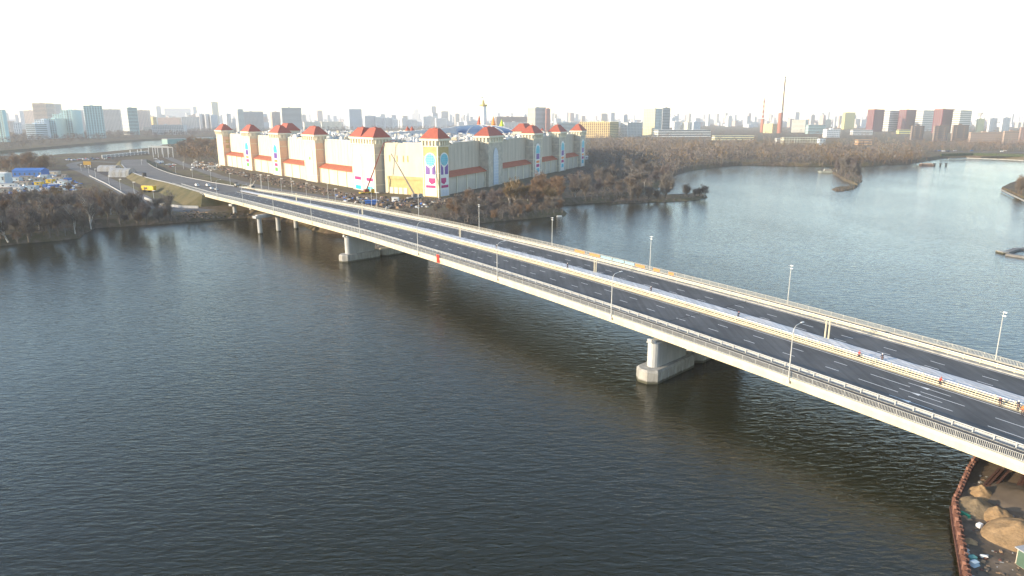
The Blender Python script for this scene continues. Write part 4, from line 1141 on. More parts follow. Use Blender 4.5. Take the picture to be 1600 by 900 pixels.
P = at(1528, 200, 4); m = MB(); zt_ = zat(P, 176); m.tube((P.x, P.y, 3), (P.x, P.y, zt_ - 22), 4, 5, 10); m.tube((P.x, P.y, zt_ - 22), (P.x, P.y, zt_), 5, 16, 14)
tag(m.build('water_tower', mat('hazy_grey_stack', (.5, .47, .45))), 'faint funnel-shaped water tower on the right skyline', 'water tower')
# spired skyscraper, faint on the skyline
P = at(651, 196, 4); r = empty('spired_skyscraper', P, 'faint stepped skyscraper with a central spire above the mall roof', 'building')
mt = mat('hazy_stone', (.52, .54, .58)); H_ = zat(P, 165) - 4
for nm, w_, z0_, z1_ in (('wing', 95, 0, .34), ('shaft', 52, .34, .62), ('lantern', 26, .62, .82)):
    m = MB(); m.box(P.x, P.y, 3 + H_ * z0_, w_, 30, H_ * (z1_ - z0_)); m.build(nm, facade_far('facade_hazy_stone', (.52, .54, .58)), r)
m = MB(); m.tube((P.x, P.y, 4 + H_ * .82), (P.x, P.y, 4 + H_), 7, .5, 8); m.build('spire', mt, r)

# far skyline: small blocks fading into the haze
rs = random.Random(21)
pal = [((.60, .60, .58), 'white'), ((.50, .46, .40), 'beige'), ((.44, .46, .48), 'grey'), ((.46, .36, .32), 'brick'), ((.50, .54, .58), 'bluish')]
NB = 235
for i in range(NB):
    x = -40 + (i + rs.random()) * 1680 / NB; far = rs.random()
    y = 188 + 13 * (1 - far) ** 1.3 if x > 440 else 191 + 14 * (1 - far) ** 1.3
    P = at(x, y, 4)
    tall = rs.random() < .42; H = rs.uniform(48, 84) if tall else rs.uniform(16, 34)
    if P.y > 5000: H *= 1.25
    w = rs.uniform(18, 34) if tall else rs.uniform(40, 110); d = rs.uniform(14, 24)
    c, cn = pal[rs.randrange(5)]; m = MB()
    m.box(0, 0, 0, w, d, H, 0); m.box(w * .1, 0, H, min(8, w * .3), d * .5, 3)
    if not tall:
        m.box(-w * .3, 0, H, 5, 5, 2.5)
    o = m.build('city_block', facade_far('facade_far_' + cn, c), loc=(0, 0, 0)); o.location = P; o.rotation_euler = (0, 0, R(rs.choice((22, 30, 38, 47))))
    where = ('above the river at far left', 'left of the mall', 'behind the left mall facade', 'over the mall corner', 'behind the right mall facade', 'right of the mall', 'left of the brick chimneys', 'right of the brick chimneys', 'behind the red and striped slabs', 'at the far right')[min(9, max(0, int(sum(x > q for q in (160, 330, 560, 720, 900, 1080, 1200, 1340, 1515)))))]
    wd = ('slender' if w < 26 else 'broad') if tall else ('short' if w < 75 else 'long')
    tag(o, '%s %s %s block on the hazy skyline %s' % ('tall' if tall else 'low', wd, cn, where), 'building', 'small city blocks on the skyline')

# beyond the blocks one could pick apart, the city goes on as one mass of roofs
rs = random.Random(33); mc = [facade_far('facade_far_' + cn, c) for c, cn in pal]; m = MB()
for i in range(900):
    x = rs.uniform(-60, 1660); y = rs.uniform(186.8, 199); P = at(x, y, 4)
    tall = rs.random() < .22; H = rs.uniform(40, 75) if tall else rs.uniform(10, 30)
    m.box(P.x, P.y, 3.5, rs.uniform(18, 36) if tall else rs.uniform(30, 120), rs.uniform(12, 24), H * (1 + P.y / 20000), R(rs.choice((22, 30, 38, 47))), rs.randrange(5))
tag(m.build('distant_city', mc), 'dense mass of low and high city blocks fading out at the horizon', kind='stuff')

# ------------------------------------------------------------------ leafless trees
def bare_tree_meshes(seed, H=11.0, spread=.42, trunk_n=1, twigs=1500, tl=1.3, tw=.085):
    """trunk and limbs as one mesh, twigs of the crown as another"""
    r = random.Random(seed); t = MB(); C = []; V = []
    def grow(p, d, L, rad, depth):
        q = p + d * L * .5; dd = (d + Vector((r.uniform(-.2, .2), r.uniform(-.2, .2), r.uniform(0, .12)))).normalized(); e = q + dd * L * .5
        t.tube(p, q, rad, rad * .8, 4 if depth < 2 else 3); t.tube(q, e, rad * .8, rad * .55, 4 if depth < 2 else 3)
        V.append((q, dd, depth)); V.append((e, dd, depth))
        if depth >= 3: return
        nb = (7, 4, 3)[depth]
        for i in range(nb):
            f = r.uniform(.35, 1) if depth else r.uniform(.2, 1.0)
            b = p.lerp(q, min(1, f * 2)) if f < .5 else q.lerp(e, f * 2 - 1)
            az = r.uniform(0, 2 * math.pi) if depth else (i * 2.4 + r.uniform(-.4, .4)); out = Vector((math.cos(az), math.sin(az), 0))
            nd = (dd * r.uniform(.5, .9) + out * spread * r.uniform(1.0, 1.9) + Vector((0, 0, .25))).normalized()
            grow(b, nd, L * r.uniform(.42, .62), rad * .5, depth + 1)
    for k in range(trunk_n):
        lean = Vector((r.uniform(-.2, .2), r.uniform(-.2, .2), 1)).normalized() if trunk_n > 1 else Vector((r.uniform(-.06, .06), r.uniform(-.06, .06), 1)).normalized()
        grow(Vector((r.uniform(-.4, .4) * (trunk_n > 1), r.uniform(-.4, .4) * (trunk_n > 1), -.4)), lean, H * r.uniform(.62, .75), .028 * H / trunk_n ** .4, 0)
    ends = [v for v in V if v[2] >= 1] + [v for v in V if v[2] >= 2]
    vs = []; fs = []
    for i in range(twigs):
        p, d, _ = r.choice(ends)
        p = p + Vector((r.gauss(0, .5), r.gauss(0, .5), r.gauss(0, .4)))
        dd = (d + Vector((r.gauss(0, .7), r.gauss(0, .7), r.gauss(.25, .5)))).normalized()
        L = tl * r.uniform(.5, 1.3); sd = dd.cross(Vector((r.gauss(0, 1), r.gauss(0, 1), r.gauss(0, 1)))).normalized() * tw
        b = len(vs); vs += [p - sd, p + sd, p + dd * L]; fs.append((b, b + 1, b + 2))
    return (t.v, t.f), (vs, fs)
M_bark = mat('grey_brown_bark', (.14, .12, .10), .95, .3, 1.0)
M_birch = mat('pale_birch_bark', (.42, .40, .37), .9, .25, 1.0)
TW = {'brown': mat('brown_twigs', (.145, .120, .100), .95, .25, .15), 'grey': mat('grey_twigs', (.15, .138, .126), .95, .25, .15),
      'russet': mat('russet_twigs', (.185, .120, .075), .95, .2, .15), 'ochre': mat('ochre_twigs', (.17, .12, .06), .95, .25, .15), 'pale': mat('pale_twigs', (.24, .20, .165), .95, .2, .15), 'purple': mat('purplish_twigs', (.145, .118, .112), .95, .2, .15)}
def me_of(name, vf, m_):
    me = bpy.data.meshes.new(name); me.from_pydata([tuple(p) for p in vf[0]], [], vf[1]); me.materials.append(m_); return me
PROTO = []
for i, kw in enumerate((dict(), dict(spread=.36), dict(spread=.5, H=9.5), dict(trunk_n=4, spread=.4, H=8, twigs=1700), dict(spread=.3, H=12.5), dict(trunk_n=6, spread=.45, H=5.5, twigs=1500, tl=1.0))):
    a, b = bare_tree_meshes(40 + i, **kw)
    PROTO.append((me_of('tree_trunk', a, M_bark), me_of('tree_crown', b, TW['brown'])))
def tree(p, proto, sc, tone, label, group, name='bare_tree', birch=False, rz=None):
    r = bpy.data.objects.new(name, None); COL.objects.link(r); r.location = p; r.scale = (sc, sc, sc * rnd.uniform(.9, 1.12)); r.rotation_euler = (0, 0, rnd.uniform(0, 6.28) if rz is None else rz)
    r.empty_display_size = .5
    tag(r, label, 'tree' if 'shrub' not in name else 'shrub', group)
    for nm, me, m_ in (('trunk', PROTO[proto][0], M_birch if birch else None), ('crown', PROTO[proto][1], TW[tone])):
        o = bpy.data.objects.new(nm, me); COL.objects.link(o); o.parent = r
        if m_: o.material_slots[0].link = 'OBJECT'; o.material_slots[0].material = m_
    return r
ROADS = []                                       # (polyline of ground points, half width) kept clear of trees
def clear(p):
    for pts, hw in ROADS:
        for a, b in zip(pts, pts[1:]):
            e = b - a; L2 = e.length_squared; t = max(0, min(1, (p - a).dot(e) / L2))
            if (p - a - e * t).length < hw: return False
    return True
def xy(*px): return [Vector(at(x, y, 4)[:2]) for x, y in px]
RAMP = xy((118, 262), (135, 268), (160, 280), (185, 292), (207, 304), (224, 314), (243, 322), (285, 327), (320, 330))
ROADS.append((RAMP, 9))
ROADS.append(([Vector(road_pt(s, 22)[:2]) for s in range(300, 700, 20)], 32))
ROADS.append((xy((285, 258), (320, 270), (360, 283), (420, 296), (500, 308)), 8))
TREES = []
def zone(px, n, mind, protos, tones, sc, label, group, z=4.0, name='bare_tree', seed=0, birch=.0, margin=3.0):
    """individual trees at random places of a wood; label gets the tone"""
    r = random.Random(seed); poly = [at(x, y, z) for x, y in px]; pts = []; tries = 0
    xs = [p.x for p in poly]; ys = [p.y for p in poly]
    while len(pts) < n and tries < n * 60:
        tries += 1; p = Vector((r.uniform(min(xs), max(xs)), r.uniform(min(ys), max(ys))))
        if not in_poly(p, poly) or any((p - q).length < mind for q in pts) or not clear(p): continue
        pts.append(p); tn = r.choice(tones); bi = r.random() < birch
        lb = label % ({'brown': 'brown', 'grey': 'grey', 'russet': 'rust orange', 'ochre': 'yellow-brown', 'purple': 'purplish'}[tn])
        if bi: lb = lb.replace('leafless', 'leafless pale-trunked')
        fx = (p.x - min(xs)) / (max(xs) - min(xs)); fy = (p.y - min(ys)) / (max(ys) - min(ys))
        lb += ', ' + ('front', 'middle', 'back')[min(2, int(fy * 3))] + ' ' + ('far left', 'left', 'centre', 'right', 'far right')[min(4, int(fx * 5))]
        tree((p.x, p.y, z - .1), r.choice(protos), r.uniform(*sc), tn, lb, group, name, bi)
    TREES.extend(pts); return pts
def wood(label, px, n, tones, hr, z=4.0, name='wood', seed=0, k=34, tw=.28, name_kind='trees'):
    """a mass of bare trees nobody could count: one mesh, each tree a stem and a loose cloud of twigs"""
    r = np.random.RandomState(seed); poly = [at(x, y, z) if not isinstance(x, Vector) else x for x, y in px]; rp = random.Random(seed)
    xs = [p.x for p in poly]; ys = [p.y for p in poly]; P = []
    while len(P) < n:
        p = Vector((rp.uniform(min(xs), max(xs)), rp.uniform(min(ys), max(ys))))
        if in_poly(p, poly) and clear(p): P.append((p.x, p.y))
    P = np.array(P); n = len(P); H = r.uniform(hr[0], hr[1], n) ; W_ = H * r.uniform(.28, .42, n)
    g = r.normal(0, 1, (n, k, 3)); g /= np.linalg.norm(g, axis=2, keepdims=True); rad = r.uniform(.25, 1, (n, k, 1)) ** .5
    c = g * rad * np.stack([W_, W_, H * .36], 1)[:, None, :] + np.stack([P[:, 0], P[:, 1], z + H * .62], 1)[:, None, :]
    d = g * .7 + r.normal(0, .5, (n, k, 3)) + np.array([0, 0, .7]); d /= np.linalg.norm(d, axis=2, keepdims=True)
    L = (H * .16)[:, None, None] * r.uniform(.6, 1.3, (n, k, 1)); sd = np.cross(d, r.normal(0, 1, (n, k, 3))); sd /= np.linalg.norm(sd, axis=2, keepdims=True)
    sd *= (tw * H / 10)[:, None, None]
    tri = np.stack([c - sd, c + sd, c + d * L], 2).reshape(-1, 3)
    # stems
    st = []
    for (x, y), h in zip(P, H):
        a = rp.uniform(0, 3.1); ww = .22; cx, cy = math.cos(a) * ww, math.sin(a) * ww
        st += [(x - cx, y - cy, z - .3), (x + cx, y + cy, z - .3), (x + rp.uniform(-.6, .6), y, z + h * .8)]
    nv = len(tri); allv = np.concatenate([tri, np.array(st)]); nt_ = len(allv) // 3
    me = bpy.data.meshes.new(name); me.vertices.add(len(allv)); me.vertices.foreach_set('co', allv.astype(np.float32).ravel())
    me.loops.add(nt_ * 3); me.loops.foreach_set('vertex_index', np.arange(nt_ * 3, dtype=np.int32))
    me.polygons.add(nt_); me.polygons.foreach_set('loop_start', np.arange(0, nt_ * 3, 3, dtype=np.int32)); me.polygons.foreach_set('loop_total', np.full(nt_, 3, dtype=np.int32))
    for t in tones: me.materials.append(TW[t])
    pick = r.randint(0, len(tones), n); mi = np.concatenate([np.repeat(pick, k), np.zeros(n, int)]); me.polygons.foreach_set('material_index', mi.astype(np.int32))
    me.update(calc_edges=True); o = bpy.data.objects.new(name, me); COL.objects.link(o)
    return tag(o, label, None, None, 'stuff')

BANK1 = [(-70, 312), (0, 306), (60, 303), (110, 300), (150, 303), (195, 325), (232, 334), (300, 338), (300, 345), (268, 347), (210, 350), (152, 354), (136, 361), (128, 370), (60, 377), (0, 382), (-70, 392)]
zone([(-70, 335), (0, 330), (100, 325), (190, 330), (240, 338), (270, 342), (268, 347), (210, 350), (152, 354), (136, 361), (128, 370), (60, 377), (0, 382), (-70, 392)], 92, 4.2, (0, 1, 2, 3, 4), ('brown', 'grey', 'brown', 'purple', 'grey', 'brown', 'russet'), (.8, 1.12),
     'leafless %s tree in the thicket on the near left bank', 'trees on the near left bank', seed=1, birch=.08)
zone(BANK1, 34, 5, (3, 5, 2), ('russet', 'brown', 'ochre'), (.6, .95), 'low leafless %s tree at the back of the near left thicket', 'back trees of the near left thicket', seed=2)
BANK2 = [(700, 336), (720, 318), (780, 306), (848, 300), (872, 306), (880, 316), (872, 324), (884, 334), (840, 339), (790, 343), (745, 348), (700, 352), (640, 350), (610, 344), (640, 334)]
zone(BANK2, 66, 3.6, (3, 5, 2, 3), ('brown', 'purple', 'brown', 'grey', 'russet'), (.6, .95), 'leafless %s bush-like tree on the bank between bridge and mall', 'trees on the bank by the mall', seed=3)
zone([(770, 322), (840, 306), (868, 308), (876, 318), (860, 326), (800, 330)], 16, 5, (0, 4, 3), ('russet', 'ochre'), (1.05, 1.35), 'tall leafless %s willow in front of the right mall facade', 'tall willows in front of the mall', seed=4, birch=.15)
zone([(888, 306), (905, 318), (960, 315), (990, 308), (1002, 298), (1035, 288), (1050, 277), (1020, 268), (960, 275), (910, 290)], 44, 6, (0, 1, 2, 4), ('brown', 'purple', 'grey', 'brown'), (.9, 1.25), 'leafless %s tree of the wood right of the mall', 'trees of the wood right of the mall', seed=5, birch=.1)
for i, (x, y, sc, pr_, bi) in enumerate(((986, 313, 1.1, 3, 0), (998, 312.5, 1.3, 3, 0), (1013, 312, 1.2, 3, 0), (1026, 311, 1.1, 5, 0), (1039, 310.5, 1.75, 3, 0), (1071, 308, 1.0, 3, 0), (1086, 307, .9, 5, 0), (1093, 306.5, 1.1, 5, 0), (1101, 307, 1.0, 3, 1))):
    p = at(x, y, 1.2); tree(p, pr_, sc, 'brown' if i % 2 else 'grey', ['leafless tree on the low spit, %s from its root' % ORD[i].replace('nearest', '').strip().replace('second', 'second') if i else 'leafless tree on the low spit, closest to its root',
         'leafless tree on the low spit, second from its root', 'leafless tree on the low spit, third from its root', 'small leafless tree on the spit just left of the largest', 'largest spreading leafless tree on the low spit',
         'lone leafless tree in the gap near the end of the spit', 'small dark shrub-like tree near the tip of the spit', 'second small shrub-like tree near the tip of the spit', 'pale-trunked tree at the very tip of the low spit'][i], 'trees on the low spit', birch=bool(bi))
zone([(1300, 268), (1312, 276), (1332, 286), (1345, 284), (1346, 272), (1335, 264), (1312, 263)], 15, 3.6, (4, 1, 3), ('purple', 'grey', 'purple'), (.9, 1.25), 'leafless %s tree on the small islet in the lake', 'trees on the islet', z=1.6, seed=6, birch=.3)
zone([(0, 268), (60, 268), (88, 264), (84, 256), (40, 256), (0, 258)], 14, 9, (3, 5, 3), ('russet', 'ochre', 'russet'), (1.2, 1.7), 'leafless %s tree beside the site cabins at the left', 'orange trees by the site cabins', seed=7)
zone([(284, 246), (300, 253), (335, 252), (345, 240), (340, 228), (300, 228), (283, 238)], 22, 11, (3, 5, 3), ('ochre', 'russet', 'brown'), (1.6, 2.2), 'leafless %s tree in the grove left of the mall', 'trees of the grove left of the mall', seed=8)
rbp = [(1575, 298), (1590, 305), (1640, 325), (1660, 300), (1610, 290), (1582, 291)]
zone(rbp, 8, 5, (3, 0), ('russet', 'brown'), (.9, 1.2), 'leafless %s tree on the right bank', 'trees on the right bank', z=2.2, seed=9)
# leaning birch at the left edge
t = tree(at(12, 377, 3), 4, 1.15, 'brown', 'leaning white birch trunk at the left edge above the water', 'birch at the left edge', birch=True, rz=1.0); t.rotation_euler = (0, -.28, 1.0)

# woods that read as one mass
wood('dense bare brown wood behind the lake', [(920, 262), (945, 268), (1000, 264), (1050, 272), (1080, 266), (1110, 261), (1160, 257), (1220, 258), (1290, 259), (1360, 258), (1420, 255), (1448, 251), (1440, 246), (1300, 240), (1180, 232), (1100, 230), (1000, 226), (925, 226)], 2300, ('brown', 'purple', 'grey', 'grey', 'purple', 'grey', 'brown', 'ochre'), (6, 19), seed=1, k=34)
wood('russet willow thicket along the far lake shore', [(1290, 259), (1360, 258), (1420, 255), (1448, 251), (1420, 246), (1300, 250)], 150, ('russet', 'ochre', 'brown'), (9, 13), seed=2, k=40)
wood('bare park trees behind the quay at the far right', [(1425, 246), (1470, 240), (1700, 240), (1700, 224), (1420, 226), (1380, 236)], 420, ('brown', 'purple', 'russet'), (8, 14), seed=3, k=30)
wood('bare grey trees along the far river bank', [(-60, 240), (0, 236), (78, 229), (140, 224), (200, 219), (290, 214.5), (345, 213), (345, 204), (200, 208), (0, 214), (-60, 216)], 900, ('grey', 'brown', 'purple'), (10, 17), seed=4, k=26, tw=.4)
wood('belt of bare trees behind the mall', [(340, 214), (470, 206), (760, 205), (900, 208), (915, 216), (930, 212), (920, 200.5), (700, 199.5), (340, 203)], 900, ('grey', 'brown', 'purple'), (10, 18), seed=5, k=22, tw=.5)
wood('bare trees between the city blocks', [(930, 226), (1100, 230), (1300, 236), (1700, 226), (1700, 205), (1000, 204), (930, 208)], 700, ('brown', 'purple', 'russet'), (8, 14), seed=6, k=20, tw=.5)
wood('bare trees beyond the site cabins at the left', [(-60, 268), (0, 262), (84, 258), (82, 250), (0, 250), (-60, 250)], 90, ('brown', 'grey', 'russet'), (8, 12), seed=7, k=46)
wood('low brushwood below the near left thicket', BANK1, 440, ('brown', 'purple', 'grey'), (2.5, 5.5), seed=8, k=44, tw=.22)
wood('low brushwood on the bank beside the mall', BANK2, 400, ('brown', 'purple', 'grey'), (2.0, 4.5), seed=9, k=44, tw=.22)
wood('undergrowth of the wood right of the mall', [(888, 300), (905, 318), (960, 315), (990, 308), (1002, 298), (1035, 288), (1050, 277), (1040, 266), (960, 264), (915, 270)], 520, ('brown', 'purple', 'grey'), (3, 7), seed=10, k=36, tw=.25)
wood('reeds and scrub on the low spit', [(960, 317), (1040, 314), (1102, 308), (1080, 306), (1000, 307), (960, 310)], 150, ('brown', 'ochre'), (.8, 2.0), z=1.3, seed=11, k=20, tw=.3)
wood('scrub on the islet', [(1300, 270), (1312, 278), (1335, 288), (1346, 286), (1346, 270), (1320, 264)], 120, ('purple', 'grey', 'brown'), (1.5, 4), z=1.6, seed=12, k=30, tw=.25)
wood('brown reeds on the islet shore', [(1300, 296.5), (1322, 298), (1338, 295), (1340, 292), (1318, 293), (1304, 294.5)], 70, ('brown', 'ochre'), (.6, 1.5), z=1.0, seed=13, k=20, tw=.4)
wood('scrub on the right bank', rbp, 60, ('russet', 'brown'), (2, 4), z=2.2, seed=14, k=36)

wood('russet-brown grove left of the mall', [(276, 250), (300, 254), (335, 254), (346, 242), (343, 228), (300, 226), (279, 236)], 240, ('russet', 'ochre', 'brown', 'russet'), (11, 17), seed=15, k=44, tw=.3)
wood('orange willow scrub behind the left site', [(-40, 270), (40, 270), (88, 265), (86, 257), (40, 257), (-40, 258)], 110, ('russet', 'ochre', 'brown'), (5, 10), seed=16, k=50, tw=.25)
wood('reddish scrub between ramp and thicket', [(120, 300), (150, 297), (190, 318), (220, 330), (180, 330), (130, 312)], 110, ('russet', 'brown', 'purple'), (3, 7), seed=17, k=50, tw=.2)

wood('taller pale poplars standing out of the wood behind the lake', [(925, 240), (1000, 258), (1110, 258), (1250, 256), (1430, 250), (1400, 240), (1200, 234), (1000, 230)], 130, ('pale', 'grey', 'ochre'), (17, 25), seed=18, k=50, tw=.14)

# ------------------------------------------------------------------ roads and walls on the far side
def strip(name, pts, w, z, material, kind='structure', dz=0.0):
    m = MB(); vs = []; P = [Vector((p[0], p[1])) for p in pts]
    Q = []
    for i in range(len(P) - 1):
        a, b, c, d = P[max(i - 1, 0)], P[i], P[i + 1], P[min(i + 2, len(P) - 1)]
        for k in range(6): Q.append(Vector(cr(a, b, c, d, k / 6)))
    Q.append(P[-1])
    for i, p in enumerate(Q):
        d = (Q[min(i + 1, len(Q) - 1)] - Q[max(i - 1, 0)]).normalized(); n_ = Vector((d.y, -d.x))
        for s_ in (-.5, .5): vs.append((p.x + n_.x * w * s_, p.y + n_.y * w * s_, z))
    m.add(vs, [(2 * i, 2 * i + 1, 2 * i + 3, 2 * i + 2) for i in range(len(Q) - 1)])
    o = m.build(name, material, loc=(0, 0, 0)); tag(o, kind=kind); return Q
rq = strip('ramp_road', RAMP, 15, GZ + .012, M_asph_old)
sq = strip('service_road', xy((262, 246), (285, 256), (320, 268), (360, 281), (430, 296), (520, 309), (600, 316)), 10, GZ + .010, M_asph_old)
lq = strip('loop_road', xy((118, 262), (112, 257), (128, 253), (155, 252.5), (180, 254)), 11, GZ + .016, M_asph_old)
strip('far_road', xy((-200, 247), (0, 243), (60, 240)), 12, GZ + .012, M_asph_old)
strip('quay_road', xy((1470, 237), (1600, 238), (1700, 240)), 16, GZ + .012, M_asph_old)
strip('verge', xy((395, 297), (440, 303), (490, 309)), 20, GZ + .006, M_grass)
strip('verge', xy((300, 262), (350, 284), (385, 292)), 12, GZ + .006, M_grass)
strip('verge', xy((185, 286), (215, 300), (245, 312), (285, 322)), 14, GZ + .006, M_grass)
strip('mall_forecourt', xy((345, 262), (400, 275), (470, 288), (560, 307), (650, 314), (710, 311), (780, 300)), 16, GZ + .006, M_site)
def low_wall(label, px, h, z=GZ, th=.5, name='retaining_wall', mt=M_conc_p, step=6):
    pts = [at(x, y, z) for x, y in px]; r = empty(name, pts[0], label, 'wall')
    for a, b in zip(pts, pts[1:]):
        L = (b - a).length; k = max(1, int(L / step)); 
        for i in range(k):
            p, q = a.lerp(b, i / k), a.lerp(b, (i + .97) / k); m = MB(); m.bar((p.x, p.y, z + h / 2), (q.x, q.y, z + h / 2), th, h); m.build('wall_block', mt, r)
    return r
low_wall('pale concrete wall curving along the ramp under the bridge end', [(226, 311), (243, 318), (262, 322.5), (285, 325), (311, 325.5)], 1.5)
low_wall('low pale parapet along the outer side of the ramp', [(140, 275), (165, 287), (188, 300), (203, 309)], .7, name='parapet_wall')
low_wall('pale stone quay wall along the far right lake shore', [(1482, 248.5), (1510, 247.5), (1560, 249.5), (1600, 251.5), (1690, 256)], 1.2, z=1.2, name='quay_wall', step=20, th=1.5, mt=M_conc)
low_wall('dark hedge-topped wall above the far right quay', [(1470, 244), (1520, 243), (1600, 245), (1690, 248)], 3.6, z=4, name='park_wall', step=24, th=2.0, mt=mat('dark_hedge', (.055, .075, .04), .95, .3, .3))
low_wall('light concrete edge around the tip of the right bank', [(1564, 297), (1576, 303), (1601, 315), (1640, 334)], .8, z=1.4, name='quay_wall', step=5, th=.8, mt=M_conc)
P = at(205, 236, 4)
# portal frames over the road near the river
def portal(label, x0, x1, y, h, cols, dp=1.2):
    a, b = at(x0, y, 4), at(x1, y, 4); b.y = a.y + (b.y - a.y) * .3; r = empty('portal_frame', a, label, 'gantry')
    m = MB(); m.bar((a.x, a.y, 4 + h), (b.x, b.y, 4 + h), dp, 1.3); m.build('beam', M_conc_p, r)
    for i in range(cols):
        p = a.lerp(b, i / (cols - 1)); m = MB(); m.box(p.x, p.y, 3.8, .8, .8, h); m.build('column', M_conc_p, r)
portal('white portal frame over the road by the river, the longer one in front', 240, 271, 246, 14, 5, .7)
portal('white portal frame over the road by the river, the one behind', 233, 264, 241, 12, 4, .7)
a, b = at(160, 247.5, 4), at(232, 240, 4); r = empty('bridge_rail', a, 'long white railing of the river bridge behind the left road', 'railing')
m = MB(); m.bar((a.x, a.y, 8.2), (b.x, b.y, 8.2), .9, .7); m.build('hand_rail', M_white, r)
m = MB(); m.bar((a.x, a.y, 6), (b.x, b.y, 6), .7, 2.6); m.build('deck_edge', M_conc, r)
for i in range(13):
    p = a.lerp(b, i / 12); m = MB(); m.box(p.x, p.y, 4, .8, .8, 4.4 + (3 if i in (7, 9, 10) else 0)); m.build('post', M_white, r)
a, b = at(258, 228, 4), at(345, 224, 4); a.z = b.z = 4; r = empty('covered_bridge', a, 'long teal glazed metro bridge beyond the portal frames', 'bridge')
m = MB(); m.bar((a.x, a.y, 12), (b.x, b.y, 12), 14, 9); m.build('glazed_tube', mat('teal_cladding', (.22, .38, .36), .5, .1, .1), r)
m = MB(); m.bar((a.x, a.y, 17.2), (b.x, b.y, 17.2), 15.5, .8); m.build('roof', M_conc_p, r)
for i in range(5):
    p = a.lerp(b, (i + .5) / 5); m = MB(); m.box(p.x, p.y, -1, 3, 9, 9); m.build('pier', M_conc, r)
# lamp posts along the left roads
def pole(px, y, yt, label, group, z=GZ, name='street_lamp'):
    p = at(px, y, z); h = zat(p, yt) - z; r = empty(name, p, label, 'street lamp', group)
    m = MB(); m.tube((p.x, p.y, z - .2), (p.x, p.y, z + h), .17, .10, 6); m.build('pole', M_steel, r)
    m = MB(); m.box(p.x + .8, p.y - .3, z + h - .1, 2.2, .5, .25, -.4); m.build('lamp_head', M_white, r)
for i, (x, y, yt) in enumerate(((171, 289, 275), (189, 300, 280), (211, 311, 284.5), (127, 267, 257), (139, 271, 258.5), (150, 280, 264), (241, 315, 298), (222, 262, 250))):
    pole(x, y, yt, 'lamp post by the ramp road, %s from the left' % ('fourth', 'fifth', 'sixth', 'first', 'second', 'third', 'eighth, closest to the embankment', 'one on the verge behind, seventh')[i], 'lamp posts by the ramp road')
for i, (x, y, yt) in enumerate(((245, 262, 248), (275, 272, 257), (301, 277, 262), (330, 284, 266), (360, 289, 271), (408, 294, 273), (420, 296, 274), (440, 299, 279), (479, 307, 286), (524, 313, 295), (589, 324, 301), (304, 262, 250), (318, 266, 252), (287, 264, 253))):
    pole(x, y, yt, 'pale lamp post between road and mall, %s' % ('leftmost by the portal', 'second by the car park', 'third, on the verge', 'fourth, on the verge', 'fifth, left of the crane truck', 'left one of the close pair', 'right one of the close pair', 'beyond the close pair', 'by the grass verge end', 'before the blue barrels', 'before the corner tower', 'on the service road, middle', 'on the service road, right', 'on the service road, left')[i], 'lamp posts between road and mall')
# ------------------------------------------------------------------ vehicles
def car_meshes():
    body = MB()
    prof = [(-2.2, .35), (2.2, .35), (2.25, .8), (1.3, .98), (.6, 1.42), (-1.3, 1.45), (-2.15, 1.0), (-2.25, .7)]
    for y0, y1, k in ((-.85, .85, 1),):
        n_ = len(prof); vs = [(x, y0 * (1 if z < 1 else .86), z) for x, z in prof] + [(x, y1 * (1 if z < 1 else .86), z) for x, z in prof]
        body.add(vs, [tuple(range(n_))[::-1], tuple(range(n_, 2 * n_))] + [(i, (i + 1) % n_, (i + 1) % n_ + n_, i + n_) for i in range(n_)])
    gl = MB()
    for sg in (-1, 1): gl.add([(1.15, sg * .80, 1.0), (.58, sg * .765, 1.36), (-1.25, sg * .765, 1.38), (-1.8, sg * .80, 1.04)], [(0, 1, 2, 3)])
    gl.add([(1.28, -.72, 1.01), (1.28, .72, 1.01), (.66, .66, 1.4), (.66, -.66, 1.4)], [(0, 1, 2, 3)]); gl.add([(-2.1, -.72, 1.06), (-2.1, .72, 1.06), (-1.42, .66, 1.42), (-1.42, -.66, 1.42)], [(3, 2, 1, 0)])
    wh = MB(); wh.tube((0, -.11, 0), (0, .11, 0), .33, .33, 12)
    lt = MB(); lt.box(0, 0, 0, .08, .34, .14)
    return body, gl, wh, lt
cb, cg, cw, cl_ = car_meshes()
def mk(name, mb, m_):
    me = bpy.data.meshes.new(name); me.from_pydata(mb.v, [], mb.f); me.materials.append(m_); return me
ME_B, ME_G, ME_W, ME_L = mk('car_body', cb, M_white), mk('car_glass', cg, M_glass), mk('car_wheel', cw, M_dark), mk('car_light', cl_, M_white)
CARC = {'white': M_white, 'silver': mat('silver_car_paint', (.45, .46, .47), .35, .05, 1, metal=.4), 'dark': mat('dark_car_paint', (.05, .05, .06), .3, .1, 1), 'red': mat('red_car_paint', (.35, .04, .03), .35, .1, 1), 'blue': mat('blue_car_paint', (.05, .12, .3), .35, .1, 1)}
def car(p, rz, colr, label, group=None, van=False, slope=0.0):
    r = bpy.data.objects.new('parked_car', None); COL.objects.link(r); r.location = p; r.rotation_euler = (0, -slope, rz); tag(r, label, 'car', group); r.empty_display_size = .5
    if van: r.scale = (1.2, 1.15, 1.5)
    for nm, me, loc in [('body', ME_B, (0, 0, 0)), ('windows', ME_G, (0, 0, 0))] + [('wheel', ME_W, (x, y, .33)) for x in (-1.35, 1.4) for y in (-.8, .8)] + [('headlight', ME_L, (2.22, y, .68)) for y in (-.6, .6)]:
        o = bpy.data.objects.new(nm, me); COL.objects.link(o); o.parent = r; o.location = loc
        if nm == 'body': o.material_slots[0].link = 'OBJECT'; o.material_slots[0].material = CARC[colr]
